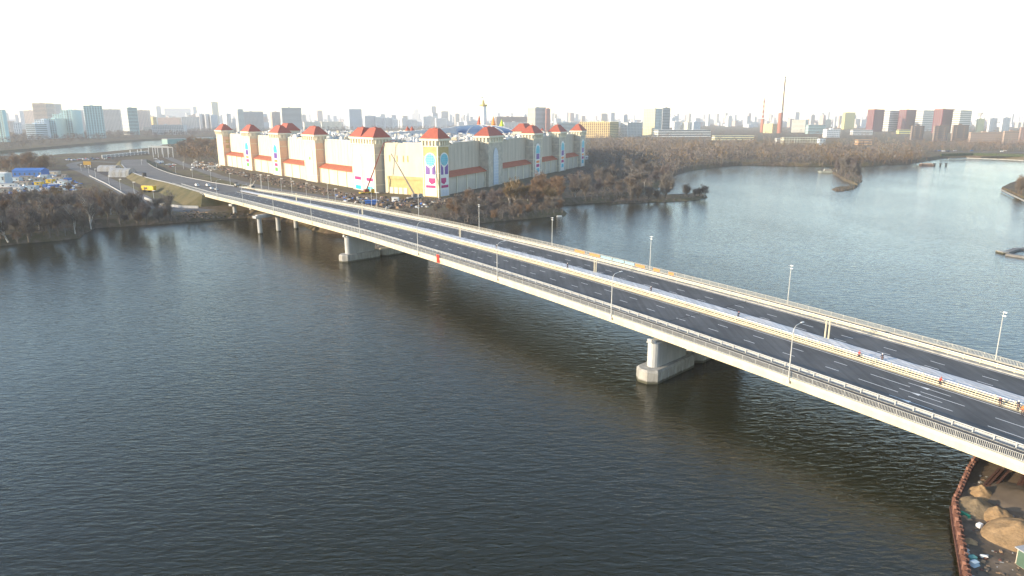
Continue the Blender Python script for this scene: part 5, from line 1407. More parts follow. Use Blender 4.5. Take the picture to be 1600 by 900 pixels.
def near_road(px, y):
    """(s, o) of the deck point that shows at a pixel"""
    best = None
    for s in np.arange(250, 700, 2):
        for o in np.arange(1, 43, 1.5):
            p = road_pt(s, o); d = p.y * CP - (p.z - CAMH) * SP
            X = 800 + FPX * p.x / d; Yp = 450 - FPX * (p.y * SP + (p.z - CAMH) * CP) / d
            e = (X - px) ** 2 + (Yp - y) ** 2
            if best is None or e < best[0]: best = (e, s, o)
    return best[1:]
for px_, y, colr, lb, van in ((308, 291, 'white', 'white van parked on the road left of the median end', True), (325, 292, 'white', 'white van parked directly behind the first on the road', True), (338, 297, 'silver', 'silver car low beside the end of the white median', False), (331, 296, 'white', 'small white car between the vans and the median end', False)):
    s, o = near_road(px_, y); car(road_pt(s, o, .02), road_dir(s), colr, lb, 'vehicles near the median end', van)
def truck(p, rz, label, cab, box, box_h=2.4, L=7.0, name='truck'):
    r = empty(name, (0, 0, 0), label, 'truck')
    m = MB(); m.box(0, 0, .75, L, 2.3, .3); m.build('chassis', M_dark, r)
    m = MB(); m.box(L / 2 - .9, 0, .9, 1.9, 2.4, 2.0, 0, 0, .92); c = m.build('cab', cab, r); m = MB(); m.box(L / 2 + .03, 0, 1.9, .1, 2.1, .75); m.build('windscreen', M_glass, c)
    m = MB(); m.box(-1.0, 0, 1.05, L - 2.3, 2.45, box_h); m.build('load_box', box, r)
    for x in (-L / 2 + .8, -L / 2 + 2.0, L / 2 - 1.2):
        for y in (-1.05, 1.05): m = MB(); m.tube((x, y - .15, .5), (x, y + .15, .5), .5, .5, 12); m.build('wheel', M_dark, r)
    r.location = p; r.rotation_euler = (0, 0, rz); return r
s, o = near_road(225.5, 276); truck(road_pt(s, o, .02), road_dir(s), 'dark lorry driving alone on the approach road', M_dark, M_dark)
car(at(299.5, 266.5, GZ + .02), 2.2, 'white', 'white car on the service road left of the mall')
# parked cars
rc = random.Random(5); cc = ['white', 'silver', 'dark', 'red', 'blue', 'white', 'silver']
for i in range(26):
    px_, y = rc.uniform(240, 276), 0; y = 249 + (px_ - 240) * .33 + rc.uniform(-1.5, 3.5); c = rc.choice(cc)
    car(at(px_, y, GZ + .02), 2.2 + rc.choice((0, 1.57)), c, '%s car in the car park behind the portal frames' % c, 'cars in the portal car park, ' + c)
for i in range(30):
    px_ = rc.uniform(95, 178); y = 250.2 - (px_ - 95) * .03 + rc.uniform(-1.2, 1.2); c = rc.choice(cc)
    car(at(px_, y, GZ + .02), rc.uniform(0, 3), c, '%s car on the parking ground by the river at the left' % c, 'cars by the river, ' + c)
for i in range(12):
    px_ = rc.uniform(1405, 1590); c = rc.choice(cc); car(at(px_, 236.5 + rc.uniform(-.6, 1.2), GZ + .02), .1, c, '%s vehicle on the park road behind the far right quay' % c, 'vehicles on the quay road, ' + c, van=True)
# ------------------------------------------------------------------ cranes
M_yel = mat('yellow_machine_paint', (.62, .42, .03), .5, .1, 1); M_boom = mat('dark_red_boom', (.20, .05, .04), .6, .15, 1)
def boom_crane(label, base, tip_px, name, bm, lower=.45, jib=None, z=GZ, rz=0.6, cabm=M_yel):
    p = at(*base, z); r = empty(name, p, label, 'crane')
    m = MB(); m.box(p.x, p.y, z + .7, 11, 2.8, .8, rz); m.build('carrier', cabm, r)
    m = MB(); c, s_ = math.cos(rz), math.sin(rz); m.box(p.x + c * 4.6, p.y + s_ * 4.6, z + 1.4, 2, 2.7, 2.0, rz, 0, .9); m.build('cab', cabm, r)
    for q in (-4, -2.6, 2.2, 3.8):
        for w in (-1.2, 1.2): m = MB(); a = Vector((p.x + c * q - s_ * w, p.y + s_ * q + c * w, z + .6)); m.tube(a - Vector((-s_, c, 0)) * .2, a + Vector((-s_, c, 0)) * .2, .6, .6, 10); m.build('wheel', M_dark, r)
    m = MB(); m.box(p.x, p.y, z + 1.5, 3.6, 2.6, 2.0, rz); m.build('turntable', bm, r)
    # the boom leans in the plane facing the viewer
    dd = p.y * CP - (z - CAMH) * SP; tz = zat(p, tip_px[1]); d2 = p.y * CP - (tz - CAMH) * SP
    tip = Vector(((tip_px[0] - 800) / FPX * d2, p.y, tz)); a = Vector((p.x, p.y, z + 3)); k = 3
    for i in range(k):
        q0, q1 = a.lerp(tip, i / k), a.lerp(tip, min(1, (i + 1.05) / k)); m = MB(); m.bar(q0, q1, .8 - .15 * i, .9 - .18 * i); m.build('boom_section', bm, r)
    if jib:
        d3 = d2; jz = zat(p, jib[1]); j = Vector(((jib[0] - 800) / FPX * d3, p.y, jz)); m = MB(); m.bar(tip, j, .35, .4); m.build('jib', bm, r)
        m = MB(); m.tube(j, (j.x, j.y, j.z - 6), .06, .06, 4); m.build('hoist_cable', M_dark, r)
    return r
boom_crane('mobile crane with a long dark boom raised before the corner tower', (573, 303), (600, 223), 'mobile_crane', M_boom, jib=(618, 219))
boom_crane('aerial lift with a thin grey boom against the corner wall', (648, 311), (611, 240), 'aerial_lift', mat('grey_boom', (.22, .21, .19), .6), cabm=M_conc)
s, o = near_road(392, 295); pz = road_pt(s, o)
r = truck(pz, road_dir(s) + math.pi, 'grey crane truck with boom half raised on the far carriageway', M_conc, mat('grey_boom', (.22, .21, .19), .6), 1.0, 9.5, 'crane_truck')
for nm, a, b, w in (('boom_section', (-2, 0, 2.4), (5.5, 0, 3.4), .7), ('boom_section', (5.5, 0, 3.4), (11, 0, 6.5), .5), ('boom_section', (-3, .6, 2), (1.0, .6, 6.8), .5)):
    m = MB(); m.bar(a, b, w); me = bpy.data.meshes.new(nm); me.from_pydata(m.v, [], m.f); me.materials.append(M_conc); ob = bpy.data.objects.new(nm, me); COL.objects.link(ob); ob.parent = r
s, o = near_road(371, 287); truck(road_pt(s, o), road_dir(s), 'small dark work truck left of the crane truck', M_dark, M_conc, 1.2, 6)
# yellow steel cabin beside the ramp
p = at(233, 300, GZ); r = empty('steel_cabin', p, 'bright yellow steel machine house on the verge below the road', 'cabin')
m = MB(); m.box(p.x, p.y, GZ + 1.5, 11, 3.4, 3.2, -.35); m.build('housing', M_yel, r)
m = MB(); m.box(p.x + 4, p.y - 2.4, GZ + 2, 4, 2.2, 2.2, -.35); m.build('engine_cover', M_yel, r)
for q in (-4.5, 0, 4.5): m = MB(); m.box(p.x + q * .94, p.y - q * .34, GZ - .1, .6, 2.6, 1.7, -.35); m.build('leg', M_dark, r)
m = MB(); m.box(p.x - 1.5, p.y - 1.0, GZ + 2.6, 2.6, 1.6, 1.0, -.35); m.build('window', M_glass, r)
# yellow sign board
p = at(137, 262, GZ); r = empty('sign_board', p, 'blank yellow board beside the loop road', 'sign'); m = MB(); m.box(p.x, p.y, GZ + 3, 8, .4, 4, .1); m.build('board', mat('ochre_board', (.5, .3, .06)), r)
for q in (-3, 3): m = MB(); m.box(p.x + q, p.y + .4, GZ - .2, .4, .4, 4); m.build('leg', M_steel, r)
# ------------------------------------------------------------------ site cabins, halls, tents on the left
def hall(label, x0, x1, y, h, d, wallm, roofm, rz=.1, gable=1.2, name='site_cabin', cat='cabin', group=None, win=True):
    a, b = at(x0, y, GZ), at(x1, y, GZ); w = abs(b.x - a.x) / math.cos(rz); c = (a + b) / 2
    root = empty(name, (c.x, c.y, GZ), label, cat, group, rz); 
    def loc(nm, mb, m_):
        me = bpy.data.meshes.new(nm); me.from_pydata(mb.v, [], mb.f); me.materials.append(m_); o = bpy.data.objects.new(nm, me); COL.objects.link(o); o.parent = root
    m = MB(); m.box(0, d / 2, -.1, w, d, h); loc('wall', m, wallm)
    m = MB(); m.add([(-w / 2 - .3, -.4, h - .1), (w / 2 + .3, -.4, h - .1), (w / 2 + .3, d + .4, h - .1), (-w / 2 - .3, d + .4, h - .1), (-w / 2 - .3, d / 2, h + gable), (w / 2 + .3, d / 2, h + gable)], [(0, 1, 5, 4), (2, 3, 4, 5), (1, 2, 5), (3, 0, 4), (0, 3, 2, 1)]); loc('roof', m, roofm)
    if win:
        k = max(1, int(w / 4))
        for i in range(k): m = MB(); m.box(-w / 2 + w * (i + .5) / k, -.05, h * .35, 1.3, .14, h * .32); loc('window', m, M_glass)
        m = MB(); m.box(w / 2 - .9, -.06, -.05, 1.0, .14, h * .72); loc('door', m, M_conc)
M_bl = mat('blue_sheet_metal', (.035, .14, .42), .5, .1, .3); M_lb = mat('pale_blue_cabin', (.40, .50, .56), .6, .1, .3); M_gr = mat('grey_sheet_roof', (.33, .34, .35), .6, .15, .2); M_brn = mat('brown_sheet_roof', (.30, .22, .16), .7, .15, .2)
hall('long bright blue workshop hall at the left site', 22, 64, 277, 6.2, 14, M_bl, M_bl, .12, 2.0, 'workshop_hall', 'hall')
hall('white and pale blue cabin stack cut by the left photo edge', -14, 8.5, 287, 8.5, 10, M_lb, M_white, .1, .6, 'cabin_stack')
hall('row of beige cabins right of the blue hall', 66, 90, 273, 3.2, 6, mat('beige_cabin', (.5, .45, .36)), M_gr, .1, .3)
cols = [(M_lb, M_gr, 'pale blue'), (mat('beige_cabin', (.5, .45, .36)), M_brn, 'beige'), (M_white, M_gr, 'white'), (M_yel, M_gr, 'yellow'), (M_conc, M_brn, 'grey')]
lay = [(8, 30, 283, 0), (32, 50, 281, 4), (52, 62, 284, 1), (54, 64, 290, 3), (72, 82, 286, 3), (84, 96, 283, 1), (97, 103, 279, 4), (0, 22, 293, 2), (24, 44, 290, 4), (-10, 14, 301, 4), (12, 32, 298, 2), (44, 56, 296, 0), (90, 100, 288, 2), (66, 74, 279.5, 0), (12, 20, 277, 4), (-8, 8, 273, 1), (98, 106, 290, 0)]
pos = ['in front of the blue hall, left', 'in front of the blue hall, centre', 'between hall and yellow cabins', 'beside the ground sheets, left', 'beside the ground sheets, right', 'right of the yellow cabins', 'at the right end of the site', 'with long roof near the left edge', 'second in the long roofed row', 'lowest at the left edge', 'third row from the hall, left', 'third row from the hall, right', 'near the blue tanks', 'squeezed behind the yellow cabins', 'left of the blue hall', 'behind the cabin stack', 'nearest the dirt field']
for (x0, x1, y, c), ps in zip(lay, pos):
    hall('%s site cabin %s' % (cols[c][2], ps), x0, x1, y, rnd.uniform(2.8, 3.6), 5, cols[c][0], cols[c][1], rnd.uniform(.05, .2), .35, group='site cabins at the left')
hall('small blue tank container at the left edge of the dirt field', 67, 72, 293.5, 2.6, 3, M_bl, M_bl, .1, .1, 'container', 'container', win=False)
hall('blue container with a white top on the dirt field', 77, 89, 294, 3.2, 4, M_bl, M_white, .2, .2, 'container', 'container', win=False)
hall('blue container lying at the right of the site cabins', 101, 110, 283.5, 2.8, 4, M_bl, M_bl, .3, .2, 'container', 'container', win=False)
def tent(label, x0, x1, y, h, d, rz=0.03):
    a, b = at(x0, y, GZ), at(x1, y, GZ); w = (b.x - a.x); c = (a + b) / 2; root = empty('storage_tent', c, label, 'tent', None, rz)
    for j, (xa, xb) in enumerate([(-w / 2 + w * i / 6, -w / 2 + w * (i + 1) / 6 - .15) for i in range(6)]):
        n_ = 8; vs = [(x, d / 2 - d / 2 * math.cos(math.pi * i / n_), h * math.sin(math.pi * i / n_) ** .6) for x in (xa, xb) for i in range(n_ + 1)]
        m = MB(); m.add(vs, [(i, i + n_ + 1, i + n_ + 2, i + 1) for i in range(n_)] + [tuple(range(n_ + 1)), tuple(range(n_ + 1, 2 * n_ + 2))[::-1]])
        me = bpy.data.meshes.new('tent_bay'); me.from_pydata(m.v, [], m.f); me.materials.append(M_conc if j % 2 else M_gr); o = bpy.data.objects.new('tent_bay', me); COL.objects.link(o); o.parent = root
tent('large silver storage tent in the dark yard beside the road', 170, 201, 277, 8, 16); tent('smaller grey storage tent behind the silver one', 152, 180, 268, 6, 14)
strip('dark_yard', xy((135, 262), (165, 266), (205, 274)), 34, GZ + .008, mat('dark_yard_soil', (.05, .045, .042), .95, .3, .1))
# site litter: heaps, pallets, pipes: nobody could count it
def clutter(label, px, n, cols_, sz, z=GZ, seed=0, name='site_litter'):
    r = random.Random(seed); poly = [at(x, y, z) for x, y in px]; xs = [p.x for p in poly]; ys = [p.y for p in poly]; m = MB(); k = 0
    while k < n:
        p = (r.uniform(min(xs), max(xs)), r.uniform(min(ys), max(ys)))
        if not in_poly(p, poly): continue
        s = r.uniform(*sz); m.box(p[0], p[1], z - .1, s * r.uniform(.6, 2.2), s, s * r.uniform(.2, .9), r.uniform(0, 3), r.randrange(len(cols_)), r.uniform(.4, 1)); k += 1
    tag(m.build(name, cols_), label, kind='stuff')
M_brnd = mat('broken_boards', (.19, .13, .09), .9, .3, .5)
MS2 = mat('dark_spoil', (.07, .055, .045), .95, .3, .3); MT = mat('timber', (.30, .20, .12), .85, .2, .5)
clutter('building material strewn along the foot of the mall', [(345, 262), (400, 272), (470, 286), (560, 306), (650, 311), (710, 309), (720, 317), (640, 325), (560, 315), (470, 299), (400, 283), (350, 270)], 800, [MS2, M_brnd, M_soil, M_soil, MS2, M_soil, M_soil, MS2, M_brnd, MS2, M_soil, MT, M_conc, mat('dusty_pink_sheet', (.28, .18, .15))], (.4, 1.8), seed=1)
clutter('white and blue bags and barrels below the corner tower', [(520, 305), (560, 309), (640, 315), (690, 318), (690, 326), (600, 326), (540, 316)], 260, [M_white, M_bl, MS2, M_conc, MT, MS2, M_soil, MS2], (.6, 2.0), seed=2)
clutter('stacked material and rubble around the left site cabins', [(0, 274), (100, 274), (130, 290), (120, 298), (60, 300), (0, 306)], 420, [M_white, M_conc, MT, M_bl, MS2, M_lb], (.6, 2.6), seed=3)
clutter('debris and planks along the right mall facade', [(712, 312), (780, 303), (850, 285), (905, 268), (918, 268), (868, 292), (790, 312), (720, 320)], 420, [MS2, MT, M_soil, MS2, M_conc, M_soil], (.5, 2.0), seed=4)
clutter('rocks under the bridge end', [(285, 326), (330, 331), (380, 334), (420, 338), (330, 342), (280, 340)], 160, [M_soil, M_soil, MT, MS2], (.4, 1.2), seed=5)
clutter('rubbish and boxes on the yard left of the mall', [(300, 252), (340, 256), (350, 266), (330, 268), (300, 262)], 140, [M_white, MS2, MT, M_conc], (.8, 2.4), seed=6)
hall('yellow-lit site cabin at the far corner of the mall', 326, 338, 265.5, 4, 5, mat('beige_cabin', (.5, .45, .36)), M_white, .3, .2)
hall('blue tarpaulin-covered stack below the corner tower', 571, 589, 320, 2.6, 4, M_bl, M_bl, .2, .4, 'covered_stack', 'stack', win=False)
hall('white office container on the mall forecourt', 612, 622, 315, 2.8, 3, M_white, M_white, -.1, .1, 'container', 'container')
hall('white shed at the end of the right mall facade', 912, 920, 249, 4, 8, M_white, M_white, .3, .4, 'shed', 'shed')
p = at(873, 339.5, 4)

# ------------------------------------------------------------------ coloured cloths on the far railing, red cloth on the near side
M_org = mat('orange_cloth', (.48, .25, .10), .9, .1, 1); M_lbc = mat('light_blue_cloth', (.26, .42, .50), .9, .1, 1); M_redc = mat('red_cloth', (.50, .04, .03), .9, .15, 2)
def cloth(s0, s1, o, m_, label, group, z0=.05, z1=1.2, name='hung_cloth'):
    m = MB(); k = max(2, int((s1 - s0) / .5)); vs = []
    for i in range(k + 1):
        s = s0 + (s1 - s0) * i / k
        for z in (z0, (z0 + z1) / 2, z1):
            for t in (0, .03): vs.append(road_pt(s, o + .04 * math.sin(i * 1.9) + t * (1 if o > 20 else -1), z))
    m.add(vs, [(i * 6 + j * 2, (i + 1) * 6 + j * 2, (i + 1) * 6 + j * 2 + 2, i * 6 + j * 2 + 2) for i in range(k) for j in range(2)] + [(i * 6 + j * 2 + 1, i * 6 + j * 2 + 3, (i + 1) * 6 + j * 2 + 3, (i + 1) * 6 + j * 2 + 1) for i in range(k) for j in range(2)])
    tag(m.build(name, m_), label, 'cloth', group)
for i, (s0, s1, c, lb) in enumerate(((70, 75, M_org, 'orange cloth on the far railing, leftmost'), (62.5, 67.5, M_org, 'orange cloth just left of the light blue strip'), (57, 62, M_lbc, 'light blue cloth at the left of the blue strip'), (51.5, 56.5, M_lbc, 'light blue cloth in the middle of the blue strip'),
        (47, 51.0, M_lbc, 'light blue cloth at the right of the blue strip'), (42.5, 46.5, M_org, 'orange cloth just right of the light blue strip'), (36.5, 39, M_org, 'small orange cloth, second from the right on the railing'), (31, 33, M_org, 'small orange cloth, rightmost on the far railing'))):
    cloth(s0, s1, 43.65, c, lb, 'cloths hung on the far railing', .15, .95)
cloth(92.3, 94.0, -.16, M_redc, 'red cloth hanging over the near edge of the bridge', None, -1.5, 1.2)

# ------------------------------------------------------------------ workers on the median
M_skin = mat('skin', (.50, .30, .22), .6, .05, 2); M_navy = mat('dark_navy_workwear', (.035, .04, .06), .9, .1, 3); M_redj = mat('red_work_jacket', (.45, .05, .045), .85, .1, 3); M_orgv = mat('orange_vest', (.70, .20, .08), .8, .1, 3)
HELM = {'red': mat('red_helmet', (.55, .05, .04), .35, .05), 'white': mat('white_helmet', (.75, .75, .73), .35, .05), 'orange': mat('orange_helmet', (.75, .25, .05), .35, .05)}
def skin_obj(name, verts, edges, radii, m_, parent, root=0):
    me = bpy.data.meshes.new(name); me.from_pydata([tuple(v) for v in verts], edges, []); me.materials.append(m_)
    o = bpy.data.objects.new(name, me); COL.objects.link(o); o.parent = parent
    md = o.modifiers.new('skin', 'SKIN'); sv_ = me.skin_vertices[0].data
    for i, r_ in enumerate(radii): sv_[i].radius = (r_, r_) if not isinstance(r_, tuple) else r_; sv_[i].use_root = (i == root)
    md.use_smooth_shade = True
    sb = o.modifiers.new('sub', 'SUBSURF'); sb.levels = 1; sb.render_levels = 1
    return o
def person(p, rz, lean, jacket, trousers, helmet, label, crouch=0.0, reach=0.5, group='workers on the bridge median'):
    root = empty('person', (0, 0, 0), label, 'person', group)
    hipz = .93 - crouch * .38; L = lean
    def up(h, f=0.0): return Vector((math.sin(L) * h + f * math.cos(L) - crouch * .1, 0, hipz + math.cos(L) * h - f * math.sin(L)))
    hip = Vector((-crouch * .1, 0, hipz)); chest = up(.38); neck = up(.56); head = up(.70, .02); top = up(.80, .02)
    sh = [chest + Vector((0, s_ * .19, .10 * math.cos(L))) for s_ in (-1, 1)]
    el = [sh[0] + Vector((.10 + .2 * reach, -.06, -.26)), sh[1] + Vector((.04 + .25 * reach, .06, -.25 + .1 * reach))]
    wr = [el[0] + Vector((.12 + .12 * reach, .05, -.20 + .18 * reach)), el[1] + Vector((.16 + .08 * reach, -.03, -.16 + .16 * reach))]
    kn = [Vector((.05 + crouch * .35, s_ * .11 + (s_ * .02), hipz * .52)) for s_ in (-1, 1)]; an = [Vector((-.04 + (s_ > 0) * .1, s_ * .12, .09)) for s_ in (-1, 1)]; toe = [a + Vector((.18, 0, -.04)) for a in an]
    V = [hip, chest, neck, head, top]; E = [(0, 1), (1, 2), (2, 3), (3, 4)]; Rr = [.12, .13, .055, .095, .085]
    V.append(head + Vector((.10, 0, -.01))); E.append((3, 5)); Rr.append(.02)                    # nose
    for k in range(2):
        b = len(V); V += [sh[k], el[k], wr[k]]; E += [(1, b), (b, b + 1), (b + 1, b + 2)]; Rr += [.06, .045, .032]
        d = (wr[k] - el[k]).normalized(); palm = wr[k] + d * .07; V.append(palm); E.append((b + 2, b + 3)); Rr.append(.038)
        sd = d.cross(Vector((0, 0, 1))).normalized()
        for f in range(4):
            q = palm + sd * (f - 1.5) * .024; ln = (.07, .085, .08, .06)[f]; V += [q + d * ln * .6, q + d * ln * .9 + Vector((0, 0, -.03))]; E += [(b + 3, len(V) - 2), (len(V) - 2, len(V) - 1)]; Rr += [.010, .008]
        V.append(wr[k] + d * .05 + sd * (.05 if k == 0 else -.05)); E.append((b + 3, len(V) - 1)); Rr.append(.011)
        b = len(V); V += [kn[k], an[k], toe[k]]; E += [(0, b), (b, b + 1), (b + 1, b + 2)]; Rr += [.06, .045, .04]
    skin_obj('body', V, E, Rr, M_skin, root)
    tv, te, tr_ = [hip, up(.2), chest, neck - (neck - chest) * .25], [(0, 1), (1, 2), (2, 3)], [(.15, .19), (.15, .19), (.16, .2), .1]
    for k in range(2): b = len(tv); tv += [sh[k], el[k], wr[k] - (wr[k] - el[k]) * .12]; te += [(2, b), (b, b + 1), (b + 1, b + 2)]; tr_ += [.085, .07, .055]
    skin_obj('jacket', tv, te, tr_, jacket, root)
    tv, te, tr_ = [hip + Vector((0, 0, .02))], [], [(.15, .18)]
    for k in range(2): b = len(tv); tv += [hip + Vector((0, (-1, 1)[k] * .1, -.08)), kn[k], an[k] + Vector((0, 0, .04))]; te += [(0, b), (b, b + 1), (b + 1, b + 2)]; tr_ += [.105, .082, .065]
    skin_obj('trousers', tv, te, tr_, trousers, root)
    for k in range(2):
        m = MB(); m.box(an[k].x + .07, an[k].y, .0, .29, .11, .12, 0, 0, .85); ob = m.build('boot', M_dark, root)
    n_ = 12; vs = []; h0 = head + (top - head) * .25; ax = (top - head).normalized()
    X = ax.cross(Vector((0, 1, 0))).normalized(); Y = Vector((0, 1, 0))
    for j, (rr_, hh) in enumerate(((.155, .0), (.128, .02), (.12, .07), (.085, .125), (.02, .15))):
        for i in range(n_): t = 2 * math.pi * i / n_; vs.append(h0 + ax * hh + X * math.cos(t) * rr_ * 1.12 + Y * math.sin(t) * rr_)
    m = MB(); m.add(vs, [(j * n_ + i, j * n_ + (i + 1) % n_, (j + 1) * n_ + (i + 1) % n_, (j + 1) * n_ + i) for j in range(4) for i in range(n_)] + [tuple(range(4 * n_, 5 * n_))]); m.build('helmet', HELM[helmet], root, smooth=True)
    root.location = p; root.rotation_euler = (0, 0, rz); return root
def on_deck(px_, y):
    best = None
    for s in np.arange(-90, 110, .5):
        for o in np.arange(18, 24, .5):
            p = road_pt(s, o, .02); d = p.y * CP - (p.z - CAMH) * SP; e = (800 + FPX * p.x / d - px_) ** 2 + (450 - FPX * (p.y * SP + (p.z - CAMH) * CP) / d - y) ** 2
            if best is None or e < best[0]: best = (e, s, o, p)
    z = .27 if best[2] > 19.8 else .02
    return road_pt(best[1], best[2], z), road_dir(best[1])
for px_, y, ln, jk, tr_, hl, cr_, tn, lb in ((1152, 499, .5, M_navy, M_navy, 'red', .3, -1.3, 'person in dark workwear bending over the median rail, farthest of the workers'),
        (1340, 562, .35, M_redj, M_navy, 'red', .1, -1.4, 'person in a maroon jacket leaning on the cream median rail'), (1378, 565, .15, M_navy, M_navy, 'white', 0, 1.5, 'person all in black with a white helmet behind the median rail'),
        (1468, 603, .55, M_redj, M_navy, 'red', .35, -1.6, 'person in red and blue crouching at the median rail'), (1563, 636, .3, M_navy, M_navy, 'red', 0, 1.5, 'person with orange collar and red helmet standing at the white sheeting'),
        (1591, 643, .2, M_navy, M_navy, 'white', 0, 1.2, 'person with white helmet beside the worker in the orange vest'), (1596, 648, .35, M_orgv, M_navy, 'orange', .1, 1.7, 'person in an orange vest at the right edge of the photo')):
    p, a = on_deck(px_, y); person(p, a + tn, ln, jk, tr_, hl, lb, cr_)
for px_, y, lb in ((1017, 459, 'person in dark clothes standing on the white sheeting, middle of the bridge'), (896, 390, 'person in dark clothes by the median, left of centre'), (776, 391, 'distant person in dark clothes beside the median')):
    p, a = on_deck(px_, y); person(p, a, .1, M_navy, M_navy, 'white', lb, 0, .2)

# ------------------------------------------------------------------ things on the water
def wbox(root, nm, px0, px1, w, z0, z1, m_):
    a, b = at(*px0, 0), at(*px1, 0); m = MB(); m.bar((a.x, a.y, (z0 + z1) / 2), (b.x, b.y, (z0 + z1) / 2), w, z1 - z0); m.build(nm, m_, root)
p = at(1558, 394, 0); r = empty('pontoon', p, 'U-shaped floating pontoon at the right edge of the lake', 'pontoon')
M_pd = mat('weathered_pontoon', (.16, .16, .16), .9, .2, .5)
wbox(r, 'float', (1573, 399), (1640, 409), 2.6, -.3, .9, M_pd); wbox(r, 'float', (1560, 394), (1572, 397), 2.8, -.3, .9, M_conc); wbox(r, 'float', (1573, 396), (1588, 391), 2.4, -.3, .9, M_pd); wbox(r, 'float', (1588, 391), (1660, 388), 2.6, -.3, .9, M_pd)
a, b = at(1438, 259, 0), at(1456, 259, 0); r = empty('barge', (a + b) / 2, 'rusty flat barge moored off the far wood', 'barge')
m = MB(); m.box((a.x + b.x) / 2, a.y, -.4, 15, 6, 2.6, .02, 0); m.build('hull', mat('barge_brown', (.20, .14, .11)), r); m = MB(); m.box((a.x + b.x) / 2, a.y, 2.2, 13, 5, 1.2, .02, 0, .9); m.build('deck_house', mat('barge_tan', (.42, .32, .24)), r)
for i, x in enumerate((1460, 1469, 1478)):
    p = at(x, 259.5, 0); m = MB()
    for q in range(3): m.tube((p.x - 1 + q, p.y + (q == 1), -1.5), (p.x, p.y, 3.2), .55, .5, 8)
    m.tube((p.x, p.y, 2.4), (p.x, p.y, 3.4), 1.6, 1.6, 10)
    tag(m.build('mooring_dolphin', M_dark), 'dark mooring dolphin right of the barge, %s of three' % ('left', 'middle', 'right')[i], 'dolphin', 'mooring dolphins')
a, b = at(1277, 270, 0), at(1300, 270, 0); r = empty('derelict_boat', (a + b) / 2, 'grey derelict boat hull run ashore at the islet', 'boat')
L = (b - a).length; m = MB(); vs = []
for z, k in ((-.3, .8), (2.0, 1.0)):
    for x, y in ((-.5, .0), (-.3, -.12), (.5, -.14), (.5, .14), (-.3, .12)): vs.append((a.x + L * (.5 + x * (k if x < 0 else 1)), a.y + y * L * k, z))
m.add(vs, [(0, 1, 2, 3, 4)[::-1], (5, 6, 7, 8, 9)] + [(i, (i + 1) % 5, (i + 1) % 5 + 5, i + 5) for i in range(5)]); m.build('hull', mat('grey_boat_paint', (.30, .32, .28), .8, .2, .3), r)
m = MB(); m.box(a.x + L * .68, a.y, 1.95, L * .5, L * .17, 2.2, 0, 0, .9); m.build('deck_house', M_conc, r)
for q in (.5, .6, .7, .8): m = MB(); m.box(a.x + L * q, a.y - L * .083, 2.7, .9, .1, .8); m.build('window', M_dark, r)
for i in range(1):
    p = at(874, 338.5, 0); m = MB(); m.box(p.x, p.y, -.1, 3.4, 1.3, .8, .3, 0, .8); tag(m.build('rowing_boat', M_white), 'small white boat at the tip of the bank by the mall', 'boat')

# ------------------------------------------------------------------ building site at the near right
SZ = 2.0
site_px = [(1531, 713), (1512, 742), (1499, 772), (1490, 792), (1493, 815), (1499, 850), (1506, 890), (1516, 960)]
sp_ = [at(x, y, 1.0) for x, y in site_px]
poly = [Vector(p[:2]) for p in sp_] + [Vector((150, 30)), Vector((220, 60)), Vector((128, 98)), Vector((97, 112))]
if area(poly) < 0: poly = poly[::-1]
poly2 = offset_ring(poly, .35)
from mathutils import noise as mnoise
bm_ = MB(); k = len(poly2); bm_.add([(p.x, p.y, -1) for p in poly2] + [(p.x, p.y, SZ - .4) for p in poly2], [(i, (i + 1) % k, (i + 1) % k + k, i + k) for i in range(k)])
tt = tessellate_polygon([[Vector((p.x, p.y, 0)) for p in poly2]]); fs = []
for t in tt:
    a, b, c = (poly2[i] for i in t); fs.append(t if (b - a).cross(c - a) > 0 else t[::-1])
bm_.add([(p.x, p.y, SZ - .4) for p in poly2], fs); tag(bm_.build('site_ground', M_site, loc=(0, 0, 0)), kind='structure')
# sheet pile wall: one U-shaped rusty pile after the other
r = empty('sheet_pile_wall', sp_[3], 'rusty zigzag sheet pile wall holding the near right bank', 'wall')
def pile_mesh(sg):
    m = MB(); d = .22 * sg; pts = [(-.3, 0), (-.16, 0), (-.08, d), (.08, d), (.16, 0), (.3, 0)]; vs = []
    for z in (-2.5, SZ + .55):
        for x, y in pts: vs.append((x, y, z))
        for x, y in pts[::-1]: vs.append((x, y + .05, z))
    n_ = 12; m.add(vs, [(i, (i + 1) % n_, (i + 1) % n_ + n_, i + n_) for i in range(n_)] + [tuple(range(n_, 2 * n_))])
    me = bpy.data.meshes.new('sheet_pile'); me.from_pydata(m.v, [], m.f); me.materials.append(M_rust); return me
pmz = (pile_mesh(1), pile_mesh(-1)); M_rust2 = mat('pale_rust', (.20, .105, .08), .85, .35, 1); wl_ = wloc(r); cnt = 0; carry = 0
for a, b in zip(sp_, sp_[1:]):
    L = (b - a).length; d = (b - a) / L; t = carry
    while t < L and cnt < 280:
        p = a + d * t; o = bpy.data.objects.new('sheet_pile', pmz[cnt % 2]); COL.objects.link(o); o.parent = r; o.location = (p.x - wl_.x, p.y - wl_.y, -wl_.z + rnd.uniform(-.12, .1)); o.rotation_euler = (0, 0, math.atan2(d.y, d.x))
        o.scale = (1.0, 1.6, 1)
        if cnt % 3 == 0: o.material_slots[0].link = 'OBJECT'; o.material_slots[0].material = M_rust2
        t += .62; cnt += 1
    carry = t - L
m = MB()
for a, b in zip(sp_[3:], sp_[4:]): m.bar((a.x - .45, a.y, 1.0), (b.x - .45, b.y, 1.0), .28, .35)
m.build('waling_beam', M_rust, r)
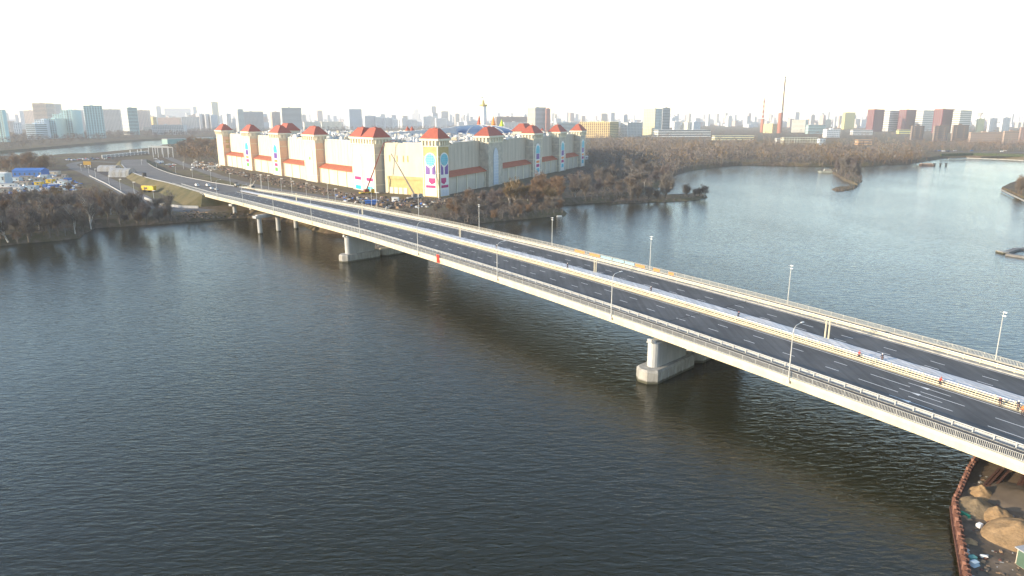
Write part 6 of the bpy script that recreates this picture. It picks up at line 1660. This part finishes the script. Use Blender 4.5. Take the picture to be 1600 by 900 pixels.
def heap(label, px_, y, rad, h, m_, seed, sx=1.0, name='sand_heap'):
    p = at(px_, y, SZ - .4); m = MB(); n_, k_ = 30, 12; vs = [(p.x, p.y, SZ - .4 + h)]
    for j in range(1, k_ + 1):
        f = j / k_
        for i in range(n_):
            t = 2 * math.pi * i / n_; nv = mnoise.noise(Vector((math.cos(t) * 1.3 + seed, math.sin(t) * 1.3, f * 1.2))); q = rad * f * (1 + .28 * nv)
            vs.append((p.x + math.cos(t) * q * sx, p.y + math.sin(t) * q, SZ - .42 + h * (1 - f) ** .8 * (1 + .25 * mnoise.noise(Vector((math.cos(t) * 3 * f, math.sin(t) * 3 * f, seed))))))
    m.add(vs, [(0, 1 + i, 1 + (i + 1) % n_) for i in range(n_)] + [(1 + (j - 1) * n_ + i, 1 + j * n_ + i, 1 + j * n_ + (i + 1) % n_, 1 + (j - 1) * n_ + (i + 1) % n_) for j in range(1, k_) for i in range(n_)])
    tag(m.build(name, m_, smooth=True), label, 'heap', 'sand heaps on the near right bank')
heap('large golden sand heap at the right edge of the photo', 1592, 838, 4.3, 2.3, M_sand, 1, 1.1)
heap('greyish damp sand heap against the sheet piles', 1524, 795, 3.0, 1.7, M_sand_dull, 2)
heap('small golden sand heap behind the damp one', 1532, 772, 1.9, 1.5, M_sand, 3)
heap('golden sand heap in the middle of the heaps', 1556, 808, 2.4, 1.7, M_sand, 4)
heap('low brown spoil heap in the shade of the bridge', 1590, 775, 4.5, 1.0, M_soil, 5, 1.6)
heap('small sand pile near the lower end of the sheet piles', 1516, 846, .9, .5, M_sand, 6)
def beam(label, a, b, w=.35):
    p, q = at(*a, SZ), at(*b, SZ); m = MB(); m.bar(p, q, w, .06); m.bar(p - Vector((0, 0, .35)), q - Vector((0, 0, .35)), w, .06); m.bar(p - Vector((0, 0, .17)), q - Vector((0, 0, .17)), .06, .34)
    tag(m.build('steel_beam', M_rust), label, 'beam', 'steel beams under the bridge')
for i, (a, b) in enumerate((((1538, 757), (1562, 731)), ((1544, 758), (1568, 732)), ((1554, 760), (1577, 735)), ((1586, 766), (1599, 742)), ((1531, 758), (1556, 760)), ((1590, 768), (1604, 744)))):
    beam(('rusty steel beam under the bridge, nearest the water', 'rusty steel beam, second from the water', 'rusty steel beam, third from the water', 'rusty steel beam close to the photo edge, left one', 'short rusty cross beam at the beam ends', 'rusty steel beam close to the photo edge, right one')[i], a, b)
def small_box(label, px_, y, dim, m_, name, cat, rz=.5, top=1.0):
    p = at(px_, y, SZ - .4); m = MB(); m.box(p.x, p.y, SZ - .42, *dim, rz, 0, top); m.box(p.x, p.y, SZ - .42 + dim[2] * .98, dim[0] * .8, dim[1] * .8, .08, rz); tag(m.build(name, m_), label, cat)
small_box('white box beside the sand heaps', 1530, 823, (.8, .6, .5), M_white, 'crate', 'crate'); small_box('small white crate on the mud at the lower right', 1537, 871, (.9, .35, .3), M_white, 'crate', 'crate', -.3)
small_box('pale sack at the foot of the sheet piles', 1509, 864, (.8, .7, .5), M_conc_p, 'sack', 'sack', .2, .5)
small_box('teal tarpaulin bundle at the lower sheet piles', 1518, 875, (1.3, .9, .5), mat('teal_tarpaulin', (.10, .28, .26)), 'tarpaulin_bundle', 'bundle', .2, .6)
small_box('grey-blue rubble bag below the teal bundle', 1522, 883, (1.2, .9, .5), M_lb, 'rubble_bag', 'bag', .4, .6)
small_box('green net heap beside the damp sand', 1508, 806, (.5, 1.7, .35), mat('green_net', (.03, .26, .15)), 'net_heap', 'net', .3, .5)
p = at(1597, 884, SZ - .4); r = empty('site_hut', p, 'wooden site hut with a green side at the lower right corner', 'hut')
m = MB(); m.box(p.x + 1.4, p.y - .6, SZ - .4, 3.4, 3.0, 2.3, .25); m.build('wall', mat('pale_timber', (.48, .42, .34), .85, .15, 1.5), r)
m = MB(); m.box(p.x - .33, p.y - 1.04, SZ - .3, .06, 2.6, 2.1, .25); m.build('green_panel', mat('green_panel', (.07, .12, .09)), r)
m = MB(); m.box(p.x + 1.4, p.y - .6, SZ + 1.9, 4.0, 3.4, .15, .25); m.build('roof', M_gr, r)
clutter('stones and scraps on the near right bank', [(1530, 740), (1600, 760), (1700, 800), (1700, 900), (1600, 960), (1515, 900), (1503, 830), (1500, 790)], 420, [M_soil, MS2, M_conc, M_rust, MT], (.08, .45), z=SZ - .4, seed=8)

# ------------------------------------------------------------------ haze
hz = MB(); hz.box(0, 7000, -1.5, 31900, 17900, 150)
hm = bpy.data.materials.new('haze'); hm.use_nodes = True
n = hm.node_tree.nodes; n.remove(n['Principled BSDF'])
pv = n.new('ShaderNodeVolumePrincipled'); pv.inputs['Density'].default_value = 0.00010
pv.inputs['Color'].default_value = (0.93, 0.95, 1.0, 1); pv.inputs['Anisotropy'].default_value = 0.0
hm.node_tree.links.new(pv.outputs[0], n['Material Output'].inputs['Volume'])
haze = hz.build('haze', hm); tag(haze, kind='stuff')
